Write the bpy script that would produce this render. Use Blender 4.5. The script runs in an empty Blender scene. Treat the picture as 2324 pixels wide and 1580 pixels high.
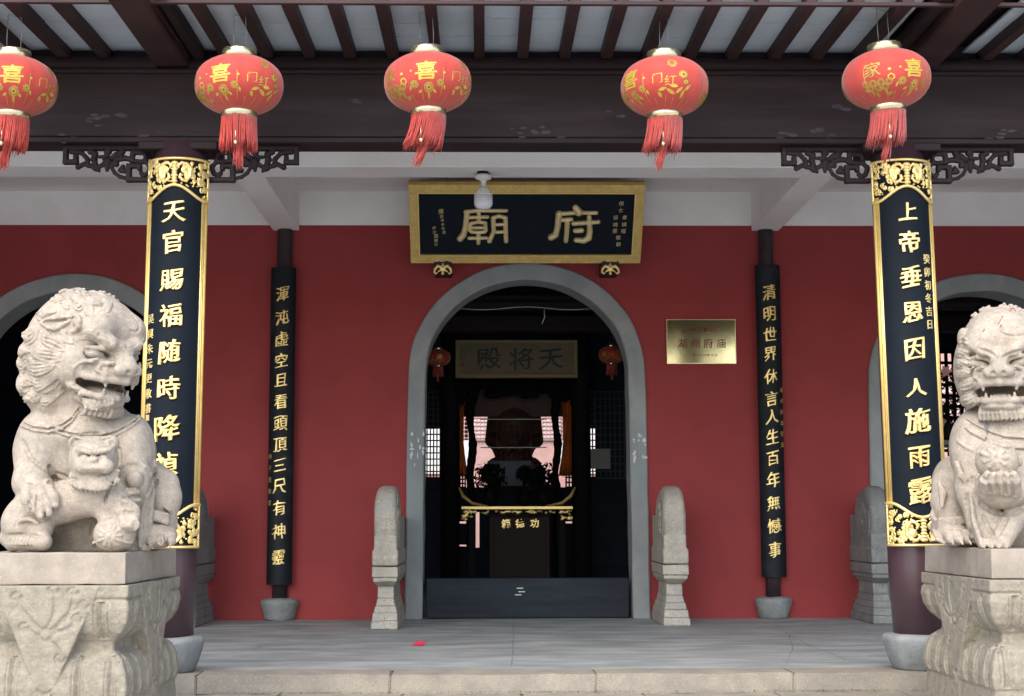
import bpy, bmesh, math, random
import numpy as np
from mathutils import Vector, Matrix, noise
random.seed(7)
rnd = random.Random(11)
sc = bpy.context.scene
PI = math.pi
# ------------------------------------------------------------------ camera, sky, sun, exposure
F = 3400.0; CX, CY = 1162.0, 790.0; VPX, VPY = 1100.0, 1178.0; EYE = 0.9
YAW = math.atan((CX - VPX) / F); PITCH = math.atan((VPY - CY) / F); ROLL = math.radians(0.14)
CAMPOS = Vector((0, 0, EYE))
Rcam = (Matrix.Rotation(-YAW, 3, 'Z') @ Matrix.Rotation(PI / 2 + PITCH, 3, 'X') @ Matrix.Rotation(-ROLL, 3, 'Z'))
cam = bpy.data.cameras.new("camera"); camo = bpy.data.objects.new("camera", cam)
sc.collection.objects.link(camo); sc.camera = camo
cam.sensor_width = 36; cam.lens = F / 2324 * 36; cam.clip_end = 400; cam.clip_start = 0.1
camo.location = CAMPOS; camo.rotation_euler = Rcam.to_euler()

SUN_EL, SUN_ROT = math.radians(46), math.radians(197)
w = bpy.data.worlds.new("World"); sc.world = w; w.use_nodes = True
nt = w.node_tree; bg = nt.nodes['Background']
sky = nt.nodes.new('ShaderNodeTexSky'); sky.sky_type = 'NISHITA'; sky.sun_disc = False
sky.sun_elevation = SUN_EL; sky.sun_rotation = SUN_ROT; sky.air_density = 1.0; sky.dust_density = 1.6; sky.ozone_density = 1.0
nt.links.new(sky.outputs[0], bg.inputs[0]); bg.inputs[1].default_value = 0.15
sl = bpy.data.lights.new("sun", 'SUN'); sl.energy = 1.5; sl.angle = math.radians(75); sl.color = (1, .955, .88)
so = bpy.data.objects.new("sun", sl); sc.collection.objects.link(so)
# sun stands behind the camera, a little to the left
sd = Vector((-.30 * math.cos(SUN_EL), -.954 * math.cos(SUN_EL), math.sin(SUN_EL)))
so.rotation_euler = sd.to_track_quat('Z', 'Y').to_euler()
vs = sc.view_settings
sc.display_settings.display_device = 'sRGB'
vs.view_transform = 'Standard'; vs.look = 'None'; vs.gamma = 1; vs.use_curve_mapping = False; vs.exposure = 1.48
sc.cycles.max_bounces = 8; sc.cycles.diffuse_bounces = 5

# ------------------------------------------------------------------ measuring helpers
def ray(px, py):
    return Rcam @ Vector((px - CX, CY - py, -F))
def U(px, py, Y):
    d = ray(px, py); t = Y / d.y
    return CAMPOS + d * t
def UZ(px, py, z):
    d = ray(px, py); t = (z - EYE) / d.z
    return CAMPOS + d * t
def M(px, Y): return px * Y / F         # pixels -> metres at depth Y

# ------------------------------------------------------------------ object helpers
COL = sc.collection
def thing(name, label, cat, loc=(0, 0, 0), rot=(0, 0, 0), group=None, scale=1):
    o = bpy.data.objects.new(name, None); COL.objects.link(o); o.empty_display_size = .1
    o.location = loc; o.rotation_euler = rot; o.scale = (scale,) * 3
    o['label'] = label; o['category'] = cat
    if group: o['group'] = group
    return o
def part(name, me, m, parent=None, world=True, label=None, kind=None, loc=None):
    o = bpy.data.objects.new(name, me); COL.objects.link(o)
    if m is not None and len(me.materials) == 0: me.materials.append(m)
    if parent is not None:
        o.parent = parent
        if world:
            p = parent; off = Vector((0, 0, 0))
            while p is not None: off -= Vector(p.location); p = p.parent
            o.location = off
    if loc is not None: o.location = Vector(o.location) + Vector(loc)
    if label: o['label'] = label
    if kind: o['kind'] = kind
    return o
def struct(name, me, m):
    o = part(name, me, m); o['kind'] = 'structure'; return o
def tag(o, label, cat, group=None):
    o['label'] = label; o['category'] = cat
    if group: o['group'] = group
    return o
def tomesh(bm, name, smooth=False):
    me = bpy.data.meshes.new(name); bm.normal_update(); bm.to_mesh(me); bm.free()
    if smooth: me.shade_smooth()
    return me
def jitter(bm, amt, sc_=6.0, seed=0):
    for v in bm.verts:
        n = noise.noise_vector(v.co * sc_ + Vector((seed, 0, 0)))
        v.co += n * amt
def box_into(bm, x0, x1, y0, y1, z0, z1, bev=0, seg=1):
    t = bmesh.new()
    bmesh.ops.create_cube(t, size=1)
    for v in t.verts:
        v.co = Vector((x0 + (v.co.x + .5) * (x1 - x0), y0 + (v.co.y + .5) * (y1 - y0), z0 + (v.co.z + .5) * (z1 - z0)))
    if bev > 0: bmesh.ops.bevel(t, geom=t.edges[:], offset=bev, segments=seg, affect='EDGES', profile=.6)
    merge(bm, t)
def merge(bm, t):
    me = bpy.data.meshes.new('tmp'); t.to_mesh(me); t.free(); bm.from_mesh(me); bpy.data.meshes.remove(me)
def box(x0, x1, y0, y1, z0, z1, bev=.004, name='box', seg=1):
    bm = bmesh.new(); box_into(bm, x0, x1, y0, y1, z0, z1, bev, seg); return tomesh(bm, name)
def lathe(profile, n=48, name='lathe', center=(0, 0, 0), smooth=True, wob=0):
    bm = bmesh.new(); rows = []
    for r, z in profile:
        rows.append([bm.verts.new((center[0] + r * math.cos(2 * PI * i / n), center[1] + r * math.sin(2 * PI * i / n), center[2] + z)) for i in range(n)])
    for a, b in zip(rows, rows[1:]):
        for i in range(n):
            bm.faces.new((a[i], a[(i + 1) % n], b[(i + 1) % n], b[i]))
    if profile[0][0] > 1e-5: bm.faces.new(rows[0][::-1])
    if profile[-1][0] > 1e-5: bm.faces.new(rows[-1])
    if wob: jitter(bm, wob)
    return tomesh(bm, name, smooth)
def tube_into(bm, pts, r, n=6, closed=False):
    pts = [Vector(p) for p in pts]; rows = []
    rr = r if isinstance(r, (list, tuple)) else [r] * len(pts)
    for i, p in enumerate(pts):
        a = pts[max(i - 1, 0)]; b = pts[min(i + 1, len(pts) - 1)]
        t = (b - a).normalized() if (b - a).length > 1e-9 else Vector((0, 0, 1))
        up = Vector((0, 0, 1)) if abs(t.z) < .9 else Vector((0, 1, 0))
        s = t.cross(up).normalized(); q = s.cross(t)
        rows.append([bm.verts.new(p + (s * math.cos(2 * PI * k / n) + q * math.sin(2 * PI * k / n)) * rr[i]) for k in range(n)])
    for a, b in zip(rows, rows[1:]):
        for k in range(n): bm.faces.new((a[k], a[(k + 1) % n], b[(k + 1) % n], b[k]))
    bm.faces.new(rows[0][::-1]); bm.faces.new(rows[-1])
def tube(pts, r, n=6, name='tube'):
    bm = bmesh.new(); tube_into(bm, pts, r, n); return tomesh(bm, name, True)
def frustum_into(bm, cx, cy, z0, z1, w0, d0, w1, d1):
    a = [bm.verts.new((cx + sx * w0 / 2, cy + sy * d0 / 2, z0)) for sx, sy in ((-1, -1), (1, -1), (1, 1), (-1, 1))]
    b = [bm.verts.new((cx + sx * w1 / 2, cy + sy * d1 / 2, z1)) for sx, sy in ((-1, -1), (1, -1), (1, 1), (-1, 1))]
    bm.faces.new(a[::-1]); bm.faces.new(b)
    for i in range(4): bm.faces.new((a[i], a[(i + 1) % 4], b[(i + 1) % 4], b[i]))

# ------------------------------------------------------------------ materials
def mat(name, base, rough=.6, metal=0, var=.0, vscale=4, col2=None, bump=0, bscale=60, stretch=(1, 1, 1), spec=.5, coat=0,
        speck=None, speckscale=180, stain=None, stainscale=1.5, stainamt=.5, detail=6, sheen=0):
    m = bpy.data.materials.new(name); m.use_nodes = True; t = m.node_tree; N = t.nodes; L = t.links
    b = N['Principled BSDF']; b.inputs['Roughness'].default_value = rough; b.inputs['Metallic'].default_value = metal
    b.inputs['Specular IOR Level'].default_value = spec; b.inputs['Coat Weight'].default_value = coat; b.inputs['Sheen Weight'].default_value = sheen
    tc = N.new('ShaderNodeTexCoord'); mp = N.new('ShaderNodeMapping'); L.new(tc.outputs['Object'], mp.inputs[0])
    mp.inputs['Scale'].default_value = stretch
    def rgb(c): return (c[0], c[1], c[2], 1)
    def noi(scale, det=detail, ro=.6):
        n = N.new('ShaderNodeTexNoise'); n.inputs['Scale'].default_value = scale; n.inputs['Detail'].default_value = det
        n.inputs['Roughness'].default_value = ro; L.new(mp.outputs[0], n.inputs['Vector']); return n
    def ramp(src, p0, p1, c0, c1):
        r = N.new('ShaderNodeValToRGB'); r.color_ramp.elements[0].position = p0; r.color_ramp.elements[1].position = p1
        r.color_ramp.elements[0].color = rgb(c0); r.color_ramp.elements[1].color = rgb(c1); L.new(src, r.inputs[0]); return r.outputs[0]
    def mix(a, c, f):
        x = N.new('ShaderNodeMix'); x.data_type = 'RGBA'; L.new(f, x.inputs[0]); L.new(a, x.inputs[6])
        if isinstance(c, (tuple, list)): x.inputs[7].default_value = rgb(c)
        else: L.new(c, x.inputs[7])
        return x.outputs[2]
    c2 = col2 or tuple(max(0, c * (1 - var)) for c in base)
    n1 = noi(vscale); out = ramp(n1.outputs['Fac'], .35, .68, c2, base)
    if stain:
        n2 = noi(stainscale, 8, .65); f = ramp(n2.outputs['Fac'], .5, .68, (0, 0, 0), (stainamt,) * 3); out = mix(out, stain, f)
    if speck:
        n3 = noi(speckscale, 2, .5); f = ramp(n3.outputs['Fac'], .6, .68, (0, 0, 0), (.8,) * 3); out = mix(out, speck, f)
        n4 = noi(speckscale * .45, 3, .5); f = ramp(n4.outputs['Fac'], .58, .7, (0, 0, 0), (.35,) * 3); out = mix(out, tuple(min(1, c * 1.35) for c in base), f)
    L.new(out, b.inputs['Base Color'])
    if bump:
        n5 = noi(bscale, 5, .6); bp = N.new('ShaderNodeBump'); bp.inputs['Strength'].default_value = 1; bp.inputs['Distance'].default_value = bump
        L.new(n5.outputs['Fac'], bp.inputs['Height']); L.new(bp.outputs[0], b.inputs['Normal'])
    return m
M_granite = mat('lion_granite', (.40, .335, .262), .88, col2=(.285, .236, .185), vscale=26, bump=.0022, bscale=90, speck=(.16, .135, .12), speckscale=170, stain=(.20, .175, .145), stainscale=3.6, stainamt=.6)
M_granite2 = mat('pedestal_granite', (.29, .252, .188), .9, col2=(.185, .162, .122), vscale=18, bump=.008, bscale=46, speck=(.19, .17, .15), speckscale=130, stain=(.27, .23, .17), stainscale=2.2, stainamt=.6)
M_slab = mat('slab_granite', (.32, .268, .208), .88, col2=(.235, .195, .152), vscale=9, bump=.0015, bscale=120, speck=(.22, .19, .18), speckscale=170, stain=(.34, .30, .27), stainscale=2.5, stainamt=.4)
M_step = mat('step_granite', (.30, .262, .205), .8, col2=(.21, .185, .15), vscale=6, bump=.0015, bscale=90, speck=(.13, .12, .11), speckscale=130, stain=(.17, .16, .14), stainscale=2, stainamt=.6)
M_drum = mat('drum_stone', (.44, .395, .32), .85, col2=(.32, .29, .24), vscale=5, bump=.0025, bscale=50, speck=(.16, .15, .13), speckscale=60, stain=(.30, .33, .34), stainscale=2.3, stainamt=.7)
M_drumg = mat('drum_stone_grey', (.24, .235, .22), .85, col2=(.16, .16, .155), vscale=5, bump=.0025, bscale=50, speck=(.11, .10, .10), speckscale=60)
M_red = mat('red_plaster', (.255, .0255, .0265), .78, col2=(.225, .0215, .0225), vscale=2.0, bump=.0007, bscale=130, stain=(.29, .036, .036), stainscale=1.1, stainamt=.3)
M_white = mat('white_plaster', (.80, .78, .75), .85, col2=(.72, .70, .67), vscale=1.5, bump=.0008, bscale=60, stain=(.64, .60, .55), stainscale=1.1, stainamt=.5)
M_wood = mat('dark_brown_wood', (.023, .0110, .0125), .62, spec=.25, col2=(.012, .0065, .008), vscale=5, bump=.002, bscale=40, stretch=(.25, 1, 2.5), stain=(.036, .024, .028), stainscale=2.2, stainamt=.5)
M_rafter = mat('rafter_brown_paint', (.044, .020, .019), .6, spec=.3, col2=(.030, .014, .014), vscale=5, bump=.001, bscale=50)
M_plank = mat('pale_roof_board', (.50, .57, .62), .8, col2=(.40, .46, .50), vscale=5, stretch=(.5, 4, 1), bump=.001, bscale=40, stain=(.24, .26, .27), stainscale=5, stainamt=.4)
M_column = mat('purple_brown_column', (.060, .030, .038), .4, col2=(.056, .028, .034), vscale=3, stretch=(1, 1, .3), bump=.0005, bscale=40, coat=.15)
M_wcol = mat('worn_dark_column', (.045, .026, .03), .6, col2=(.022, .016, .02), vscale=9, stretch=(1, 1, .3), stain=(.11, .09, .09), stainscale=7, stainamt=.5)
M_baseg = mat('column_base_stone', (.27, .28, .27), .85, col2=(.155, .165, .165), vscale=7, bump=.006, bscale=22, stain=(.20, .215, .22), stainscale=4, stainamt=.5)
M_surr = mat('grey_cement_render', (.27, .285, .285), .88, col2=(.20, .215, .218), vscale=2.6, bump=.0012, bscale=60, stretch=(1, 1, .6), stain=(.33, .335, .325), stainscale=4, stainamt=.5)
M_floor = mat('porch_cement_floor', (.35, .362, .352), .62, col2=(.205, .22, .222), vscale=3.0, stretch=(.55, 1.3, 1), bump=.0015, bscale=30, stain=(.42, .42, .40), stainscale=3.0, stainamt=.55, spec=.4)
M_ground = mat('courtyard_paving', (.55, .53, .50), .85, col2=(.48, .46, .44), vscale=3, bump=.003, bscale=40)
M_thr = mat('dark_threshold', (.016, .021, .031), .6, spec=.2, col2=(.010, .014, .021), vscale=4, stretch=(.4, 1, 3), bump=.0006, bscale=50, stain=(.03, .035, .045), stainscale=6, stainamt=.4)
M_black = mat('black_lacquer', (.0055, .0095, .015), .65, spec=.16, col2=(.004, .007, .012), vscale=8, bump=.0006, bscale=220)
M_black2 = mat('worn_black_lacquer', (.007, .010, .014), .62, spec=.22, col2=(.007, .009, .013), vscale=8, bump=.0004, bscale=150, stain=(.03, .034, .038), stainscale=7, stainamt=.5)
M_gold = mat('gold_leaf', (.95, .74, .32), .36, metal=.6, col2=(.86, .62, .22), vscale=18, bump=.0008, bscale=120)
M_goldm = mat('matt_gold', (.78, .64, .34), .45, metal=.4, col2=(.64, .50, .24), vscale=14, bump=.0003, bscale=200)
M_goldf = mat('gold_frame', (.74, .52, .16), .5, metal=.35, col2=(.60, .41, .11), vscale=14, bump=.0003, bscale=200)
M_brass = mat('polished_brass', (.56, .47, .27), .10, metal=.95, col2=(.50, .41, .22), vscale=3, bump=.0004, bscale=2.5)
M_lant = mat('red_lantern_cloth', (.42, .042, .027), .7, col2=(.37, .034, .022), vscale=8, bump=.0004, bscale=200, sheen=.25, spec=.35)
M_tass = mat('red_tassel', (.52, .046, .027), .65, col2=(.38, .028, .018), vscale=30, sheen=.3)
M_print = mat('gold_print', (.56, .38, .05), .5, metal=.2, col2=(.42, .28, .045), vscale=40)
M_print2 = mat('dull_gold_print', (.40, .27, .05), .5, metal=.25, col2=(.33, .20, .04), vscale=60)
M_cap = mat('lantern_cap_brass', (.75, .66, .42), .22, metal=.9, col2=(.62, .52, .30), vscale=20)
M_wire = mat('steel_wire', (.22, .22, .21), .45, metal=.6)
M_flake = mat('worn_wood_patch', (.062, .045, .05), .8, col2=(.035, .022, .026), vscale=30)
M_lamp = mat('lamp_plastic', (.78, .80, .82), .25, coat=.2)
M_lampb = mat('lamp_ivory', (.70, .70, .64), .35)
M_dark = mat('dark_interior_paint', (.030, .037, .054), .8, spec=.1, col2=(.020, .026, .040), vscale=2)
M_darkw = mat('dark_lattice_wood', (.008, .007, .009), .7, spec=.15)
M_char = mat('black_ink', (.004, .006, .010), .5)
M_sign = mat('dim_sign_board', (.25, .22, .155), .7, spec=.1, col2=(.20, .175, .12), vscale=6)
M_box = mat('dark_red_brown_box', (.020, .009, .009), .6, spec=.2)
M_orange = mat('orange_silk', (.80, .34, .06), .6, col2=(.62, .22, .04), vscale=9)
M_pink = mat('pink_plaster', (.62, .38, .33), .8, col2=(.50, .30, .26), vscale=3)
M_statue = mat('dark_statue_robe', (.085, .030, .024), .6, col2=(.045, .022, .020), vscale=6)
M_leaf = mat('dark_leaves', (.005, .010, .006), .7, spec=.1)
M_flower = mat('pale_pink_petals', (.65, .35, .33), .6)
M_redtxt = mat('red_sign_letter', (.13, .006, .012), .6, spec=.2)
M_paper = mat('notice_paper', (.45, .45, .47), .8)
M_litter = mat('crimson_paper', (.62, .03, .07), .6)
M_scrap = mat('torn_white_paper', (.55, .58, .58), .9, bump=.001, bscale=80)
M_tile = mat('grey_roof_tile', (.26, .27, .28), .8, col2=(.20, .21, .22))
M_moss = mat('dry_moss', (.10, .09, .035), .9, col2=(.16, .12, .05), vscale=60)
M_stainr = mat('red_paint_mark', (.35, .12, .10), .8)
M_stainb = mat('dark_stone_patch', (.14, .15, .17), .8)

# ------------------------------------------------------------------ signed-distance sculpting
class Sdf:
    def __init__(s, lo, hi, h):
        s.h = h; s.lo = np.array(lo, float); n = np.ceil((np.array(hi, float) - s.lo) / h).astype(int) + 1
        s.n = n; s.f = np.full(n, 1.0, np.float32)
    def region(s, lo, hi):
        a = np.clip(np.floor((np.array(lo) - s.lo) / s.h).astype(int), 0, s.n); b = np.clip(np.ceil((np.array(hi) - s.lo) / s.h).astype(int) + 1, 0, s.n)
        if np.any(b <= a): return None
        sl_ = tuple(slice(a[i], b[i]) for i in range(3))
        g = [(s.lo[i] + s.h * np.arange(a[i], b[i])).astype(np.float32) for i in range(3)]
        return sl_, g[0][:, None, None], g[1][None, :, None], g[2][None, None, :]
    def comb(s, sl_, d, k, sub):
        f = s.f[sl_]
        if sub:
            nf = -f
            hh = np.clip(k - np.abs(nf - d), 0, None) / max(k, 1e-6)
            s.f[sl_] = -(np.minimum(nf, d) - hh * hh * k * .25)
        else:
            hh = np.clip(k - np.abs(f - d), 0, None) / max(k, 1e-6)
            s.f[sl_] = np.minimum(f, d) - hh * hh * k * .25
    def ell(s, c, r, A=None, k=.03, sub=False):
        c = np.array(c, float); r = np.array(r, float) * np.ones(3)
        m = (k + 3 * s.h)
        if A is None: ext = r + m
        else:
            A = np.array(A, float)          # rows = local axes in world
            ext = np.sqrt(((A * r[:, None]) ** 2).sum(0)) + m
        q = s.region(c - ext, c + ext)
        if q is None: return
        sl_, X, Y, Z = q; X = X - c[0]; Y = Y - c[1]; Z = Z - c[2]
        if A is None: a, b, d = X, Y, Z
        else: a, b, d = [A[i, 0] * X + A[i, 1] * Y + A[i, 2] * Z for i in range(3)]
        k0 = np.sqrt((a / r[0]) ** 2 + (b / r[1]) ** 2 + (d / r[2]) ** 2)
        k1 = np.sqrt((a / r[0] ** 2) ** 2 + (b / r[1] ** 2) ** 2 + (d / r[2] ** 2) ** 2)
        s.comb(sl_, (k0 * (k0 - 1) / np.maximum(k1, 1e-5)).astype(np.float32), k, sub)
    def cap(s, a, b, ra, rb=None, k=.02, sub=False):
        a = np.array(a, float); b = np.array(b, float); rb = ra if rb is None else rb
        m = max(ra, rb) + k + 3 * s.h
        q = s.region(np.minimum(a, b) - m, np.maximum(a, b) + m)
        if q is None: return
        sl_, X, Y, Z = q; d = b - a; L2 = max((d * d).sum(), 1e-9)
        t = np.clip(((X - a[0]) * d[0] + (Y - a[1]) * d[1] + (Z - a[2]) * d[2]) / L2, 0, 1)
        D = np.sqrt((X - a[0] - t * d[0]) ** 2 + (Y - a[1] - t * d[1]) ** 2 + (Z - a[2] - t * d[2]) ** 2) - (ra + t * (rb - ra))
        s.comb(sl_, D.astype(np.float32), k, sub)
    def chain(s, pts, r, k=.01, sub=False):
        rr = r if isinstance(r, (list, tuple)) else [r] * len(pts)
        for i in range(len(pts) - 1): s.cap(pts[i], pts[i + 1], rr[i], rr[i + 1], k, sub)
    def surf(s, px, py, t0=6.5, t1=9.5, default=None):
        """first point of the stone seen through a pixel of the photograph"""
        d = ray(px, py); d = d / d.y; n_ = int((t1 - t0) / (s.h * .5)); T_ = t0 + np.arange(n_) * s.h * .5
        P_ = np.array(CAMPOS)[None] + T_[:, None] * np.array(d)[None]
        I_ = np.rint((P_ - s.lo) / s.h).astype(int); ok = ((I_ >= 0) & (I_ < s.n)).all(1); v_ = np.full(n_, 1.0); v_[ok] = s.f[tuple(I_[ok].T)]
        hit = np.argmax(v_ < 0)
        if not (v_ < 0).any(): return default
        return Vector(P_[hit])
    def draw(s, pts, r=.006, k=.003, sub=False, lift=.0, maxgap=.12):
        """lay a ridge or groove on the surface along photograph points"""
        P3 = [s.surf(x, y) for x, y in pts]
        rr = r if isinstance(r, (list, tuple)) else [r] * len(pts); off = Vector((0, -lift, 0))
        for i in range(len(pts) - 1):
            a, b = P3[i], P3[i + 1]
            if a is None or b is None or (a - b).length > maxgap: continue
            s.cap(a + off, b + off, rr[i], rr[i + 1], k, sub)
    def mesh(s, name, smooth=True):
        f = s.f; f = np.pad(f, 1, constant_values=1.0); n = np.array(f.shape); lo = s.lo - s.h
        neg = f < 0
        c = np.zeros(n - 1, np.uint8)
        for i in (0, 1):
            for j in (0, 1):
                for k in (0, 1): c += neg[i:n[0] - 1 + i, j:n[1] - 1 + j, k:n[2] - 1 + k]
        act = (c > 0) & (c < 8); idx = np.argwhere(act); Nn = len(idx)
        cid = np.full(n - 1, -1, np.int32); cid[act] = np.arange(Nn)
        val = {}
        for i in (0, 1):
            for j in (0, 1):
                for k in (0, 1): val[(i, j, k)] = f[idx[:, 0] + i, idx[:, 1] + j, idx[:, 2] + k]
        acc = np.zeros((Nn, 3)); cnt = np.zeros(Nn)
        cs = list(val)
        for p in cs:
            for ax in range(3):
                if p[ax] == 0:
                    q = list(p); q[ax] = 1; q = tuple(q)
                    a, b = val[p], val[q]; msk = (a < 0) != (b < 0)
                    t = np.where(msk, a / np.where(a == b, 1, a - b), 0)
                    for e in range(3):
                        acc[:, e] += np.where(msk, p[e] + (t if e == ax else 0), 0)
                    cnt += msk
        V = (idx + acc / np.maximum(cnt, 1)[:, None]) * s.h + lo
        Q = []
        for ax in range(3):
            o1, o2 = [(1, 2), (2, 0), (0, 1)][ax]
            sa = [slice(1, -1)] * 3; sa[ax] = slice(0, -1); sb = [slice(1, -1)] * 3; sb[ax] = slice(1, None)
            A_, B_ = neg[tuple(sa)], neg[tuple(sb)]
            e = np.argwhere(A_ != B_); inside = A_[tuple(e.T)]
            off = np.ones(3, int); off[ax] = 0; e = e + off
            def cc(d1, d2):
                g = e.copy(); g[:, o1] -= d1; g[:, o2] -= d2; return cid[g[:, 0], g[:, 1], g[:, 2]]
            q = np.stack([cc(1, 1), cc(0, 1), cc(0, 0), cc(1, 0)], 1)
            q[~inside] = q[~inside][:, ::-1]
            Q.append(q)
        Q = np.concatenate(Q); Q = Q[(Q >= 0).all(1)]
        me = bpy.data.meshes.new(name)
        me.vertices.add(len(V)); me.vertices.foreach_set('co', V.astype(np.float32).ravel())
        me.loops.add(Q.size); me.loops.foreach_set('vertex_index', Q.astype(np.int32).ravel())
        me.polygons.add(len(Q)); me.polygons.foreach_set('loop_start', np.arange(0, Q.size, 4, dtype=np.int32))
        me.update(calc_edges=True); me.validate()
        if smooth: me.shade_smooth()
        return me

# ------------------------------------------------------------------ lettering
_gc = {}
def glyph(ch, size, bold=.012, ext=.10, bev=.02, slant=.10, cuts=0, cutz=0, warp=0.02, key=0, brush=0):
    """a character as a mesh in the x-y plane (z outwards), centred, 'size' metres high"""
    kk = (ch, round(size, 4), bold, ext, bev, slant, cuts, cutz, key, brush)
    if kk in _gc: return _gc[kk]
    cu = bpy.data.curves.new('g', 'FONT'); cu.body = ch; cu.size = 1; cu.offset = bold; cu.extrude = ext; cu.bevel_depth = bev; cu.bevel_resolution = 1
    cu.resolution_u = 3
    o = bpy.data.objects.new('g', cu); COL.objects.link(o); bpy.context.view_layer.update()
    me = bpy.data.meshes.new_from_object(o.evaluated_get(bpy.context.evaluated_depsgraph_get()))
    bpy.data.objects.remove(o); bpy.data.curves.remove(cu)
    bm = bmesh.new(); bm.from_mesh(me); bpy.data.meshes.remove(me)
    xs = [v.co.x for v in bm.verts]; ys = [v.co.y for v in bm.verts]
    cx, cy = (min(xs) + max(xs)) / 2, (min(ys) + max(ys)) / 2; s = size / .94
    for v in bm.verts:
        x, y, z = v.co.x - cx, v.co.y - cy, v.co.z
        if brush:
            nn = v.normal; q2 = noise.noise(Vector((x * 5 + ord(ch) % 31, y * 5, key)))
            x += nn.x * (abs(nn.x) * brush + q2 * brush * 1.6); y += nn.y * (q2 * brush * 1.6 - brush * .35)
        n = noise.noise_vector(Vector((x * 2.3 + key * 3.1 + ord(ch) % 97, y * 2.3, 0)))
        x += n.x * warp * 2; y += n.y * warp * 2 + slant * x
        v.co = Vector((x * s, y * s, (z + ext) * s))
    for n_, ax in ((cuts, 0), (cutz, 1)):
        if n_:
            for i in range(1, n_):
                p = Vector((0, 0, 0)); p[ax] = -size / 2 + size * i / n_; no = Vector((0, 0, 0)); no[ax] = 1
                bmesh.ops.bisect_plane(bm, geom=bm.verts[:] + bm.edges[:] + bm.faces[:], plane_co=p, plane_no=no, dist=1e-6)
    for v in bm.verts: v.co = Vector(v.co)
    me = tomesh(bm, 'character'); _gc[kk] = me
    return me
def mapmesh(me, fn, name='character'):
    m2 = me.copy(); m2.name = name
    for v in m2.vertices: v.co = fn(v.co)
    m2.update(); return m2

# ================================================================== GROUND, STEPS, FLOOR
YW = EYE * F / 222.0                  # wall plane
YF = YW / 1.513                       # front column axis
YE = EYE * F / 345.0                  # platform edge
ZG = -.42
xl, xr = U(-700, 1400, YW).x, U(3050, 1400, YW).x
bm = bmesh.new(); box_into(bm, -60, 60, -60, 8.02, ZG - .3, ZG)
struct('courtyard_ground', tomesh(bm, 'courtyard_ground'), M_ground)
bm = bmesh.new(); box_into(bm, -60, 60, 24, 90, ZG - .3, ZG)
struct('rear_courtyard_ground', tomesh(bm, 'rear_courtyard_ground'), M_ground)
# porch floor as a gently uneven sheet on a solid body
bm = bmesh.new(); nx, ny = 160, 60
g = [[bm.verts.new((xl + (xr - xl) * i / nx, YE + .30 + (24 - YE - .30) * (j / ny) ** 1.6, 0)) for j in range(ny + 1)] for i in range(nx + 1)]
for i in range(nx):
    for j in range(ny): bm.faces.new((g[i][j], g[i + 1][j], g[i + 1][j + 1], g[i][j + 1]))
for v in bm.verts: v.co.z += noise.noise(v.co * 1.6) * .006 - .002
box_into(bm, xl, xr, YE + .32, 24, -.40, -.03)
fl = struct('porch_floor', tomesh(bm, 'porch_floor', False), M_floor)
for p_ in fl.data.polygons: p_.use_smooth = True
steps = thing('stone_steps', 'stone steps', 'steps', (0, YE, ZG)); del steps['label']; del steps['category']
st_ = struct('stone_steps', box(U(200, 1500, YE).x, U(2300, 1500, YE).x, YE - .44, YE + .30, ZG, -.12, .01), M_step)
bpy.data.objects.remove(steps)
# kerb stones along the platform edge (their rise is the light strip) and treads in front
def stones(px, Y0, Y1, z0, z1, name, drop):
    for i in range(len(px) - 1):
        x0 = U(px[i], 1540, Y0).x; x1 = U(px[i + 1], 1540, Y0).x
        bm = bmesh.new(); nseg = max(2, int((x1 - x0) / .12))
        t = bmesh.new(); bmesh.ops.create_cube(t, size=1)
        dz = rnd.uniform(-.004, .004)
        for v in t.verts:
            v.co = Vector((x0 + .001 + (v.co.x + .5) * (x1 - x0 - .002), Y0 + (v.co.y + .5) * (Y1 - Y0), z0 + (v.co.z + .5) * (z1 - z0) + dz))
        bmesh.ops.bevel(t, geom=t.edges[:], offset=.008, segments=2, affect='EDGES')
        merge(bm, t)
        for k in range(1, nseg):
            bmesh.ops.bisect_plane(bm, geom=bm.verts[:] + bm.edges[:] + bm.faces[:], plane_co=(x0 + (x1 - x0) * k / nseg, 0, 0), plane_no=(1, 0, 0))
        jitter(bm, .009, 5, i)
        part(name, tomesh(bm, name), M_step, st_)
    return
stones([-260, 60, 445, 885, 1352, 1802, 2215, 2600], YE, YE + .315, -.118, .002, 'kerb_stone', 0)
stones([60, 300, 612, 905, 1188, 1475, 1790, 2090, 2400], YE - .46, YE - .004, ZG + .01, -.106, 'tread_stone', 0)
# dirt and dry moss lying in the joint under the kerb
bm = bmesh.new(); r2 = random.Random(5)
for i in range(900):
    px = r2.choice((r2.gauss(700, 120), r2.gauss(1250, 90), r2.gauss(1900, 120), r2.uniform(430, 2100)))
    c = U(px, 1556, YE - .012); c.z = -.100; c.y += r2.uniform(-.02, .008); s = r2.uniform(.003, .009)
    v = [bm.verts.new(c + Vector((r2.uniform(-s, s), r2.uniform(-s, s), r2.uniform(0, s * 1.4)))) for _ in range(3)]
    bm.faces.new(v)
moss = part('joint_moss', tomesh(bm, 'joint_moss'), M_moss, kind='stuff'); moss['label'] = 'dry moss and dirt in the joint below the kerb stones'; moss['category'] = 'moss'

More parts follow.
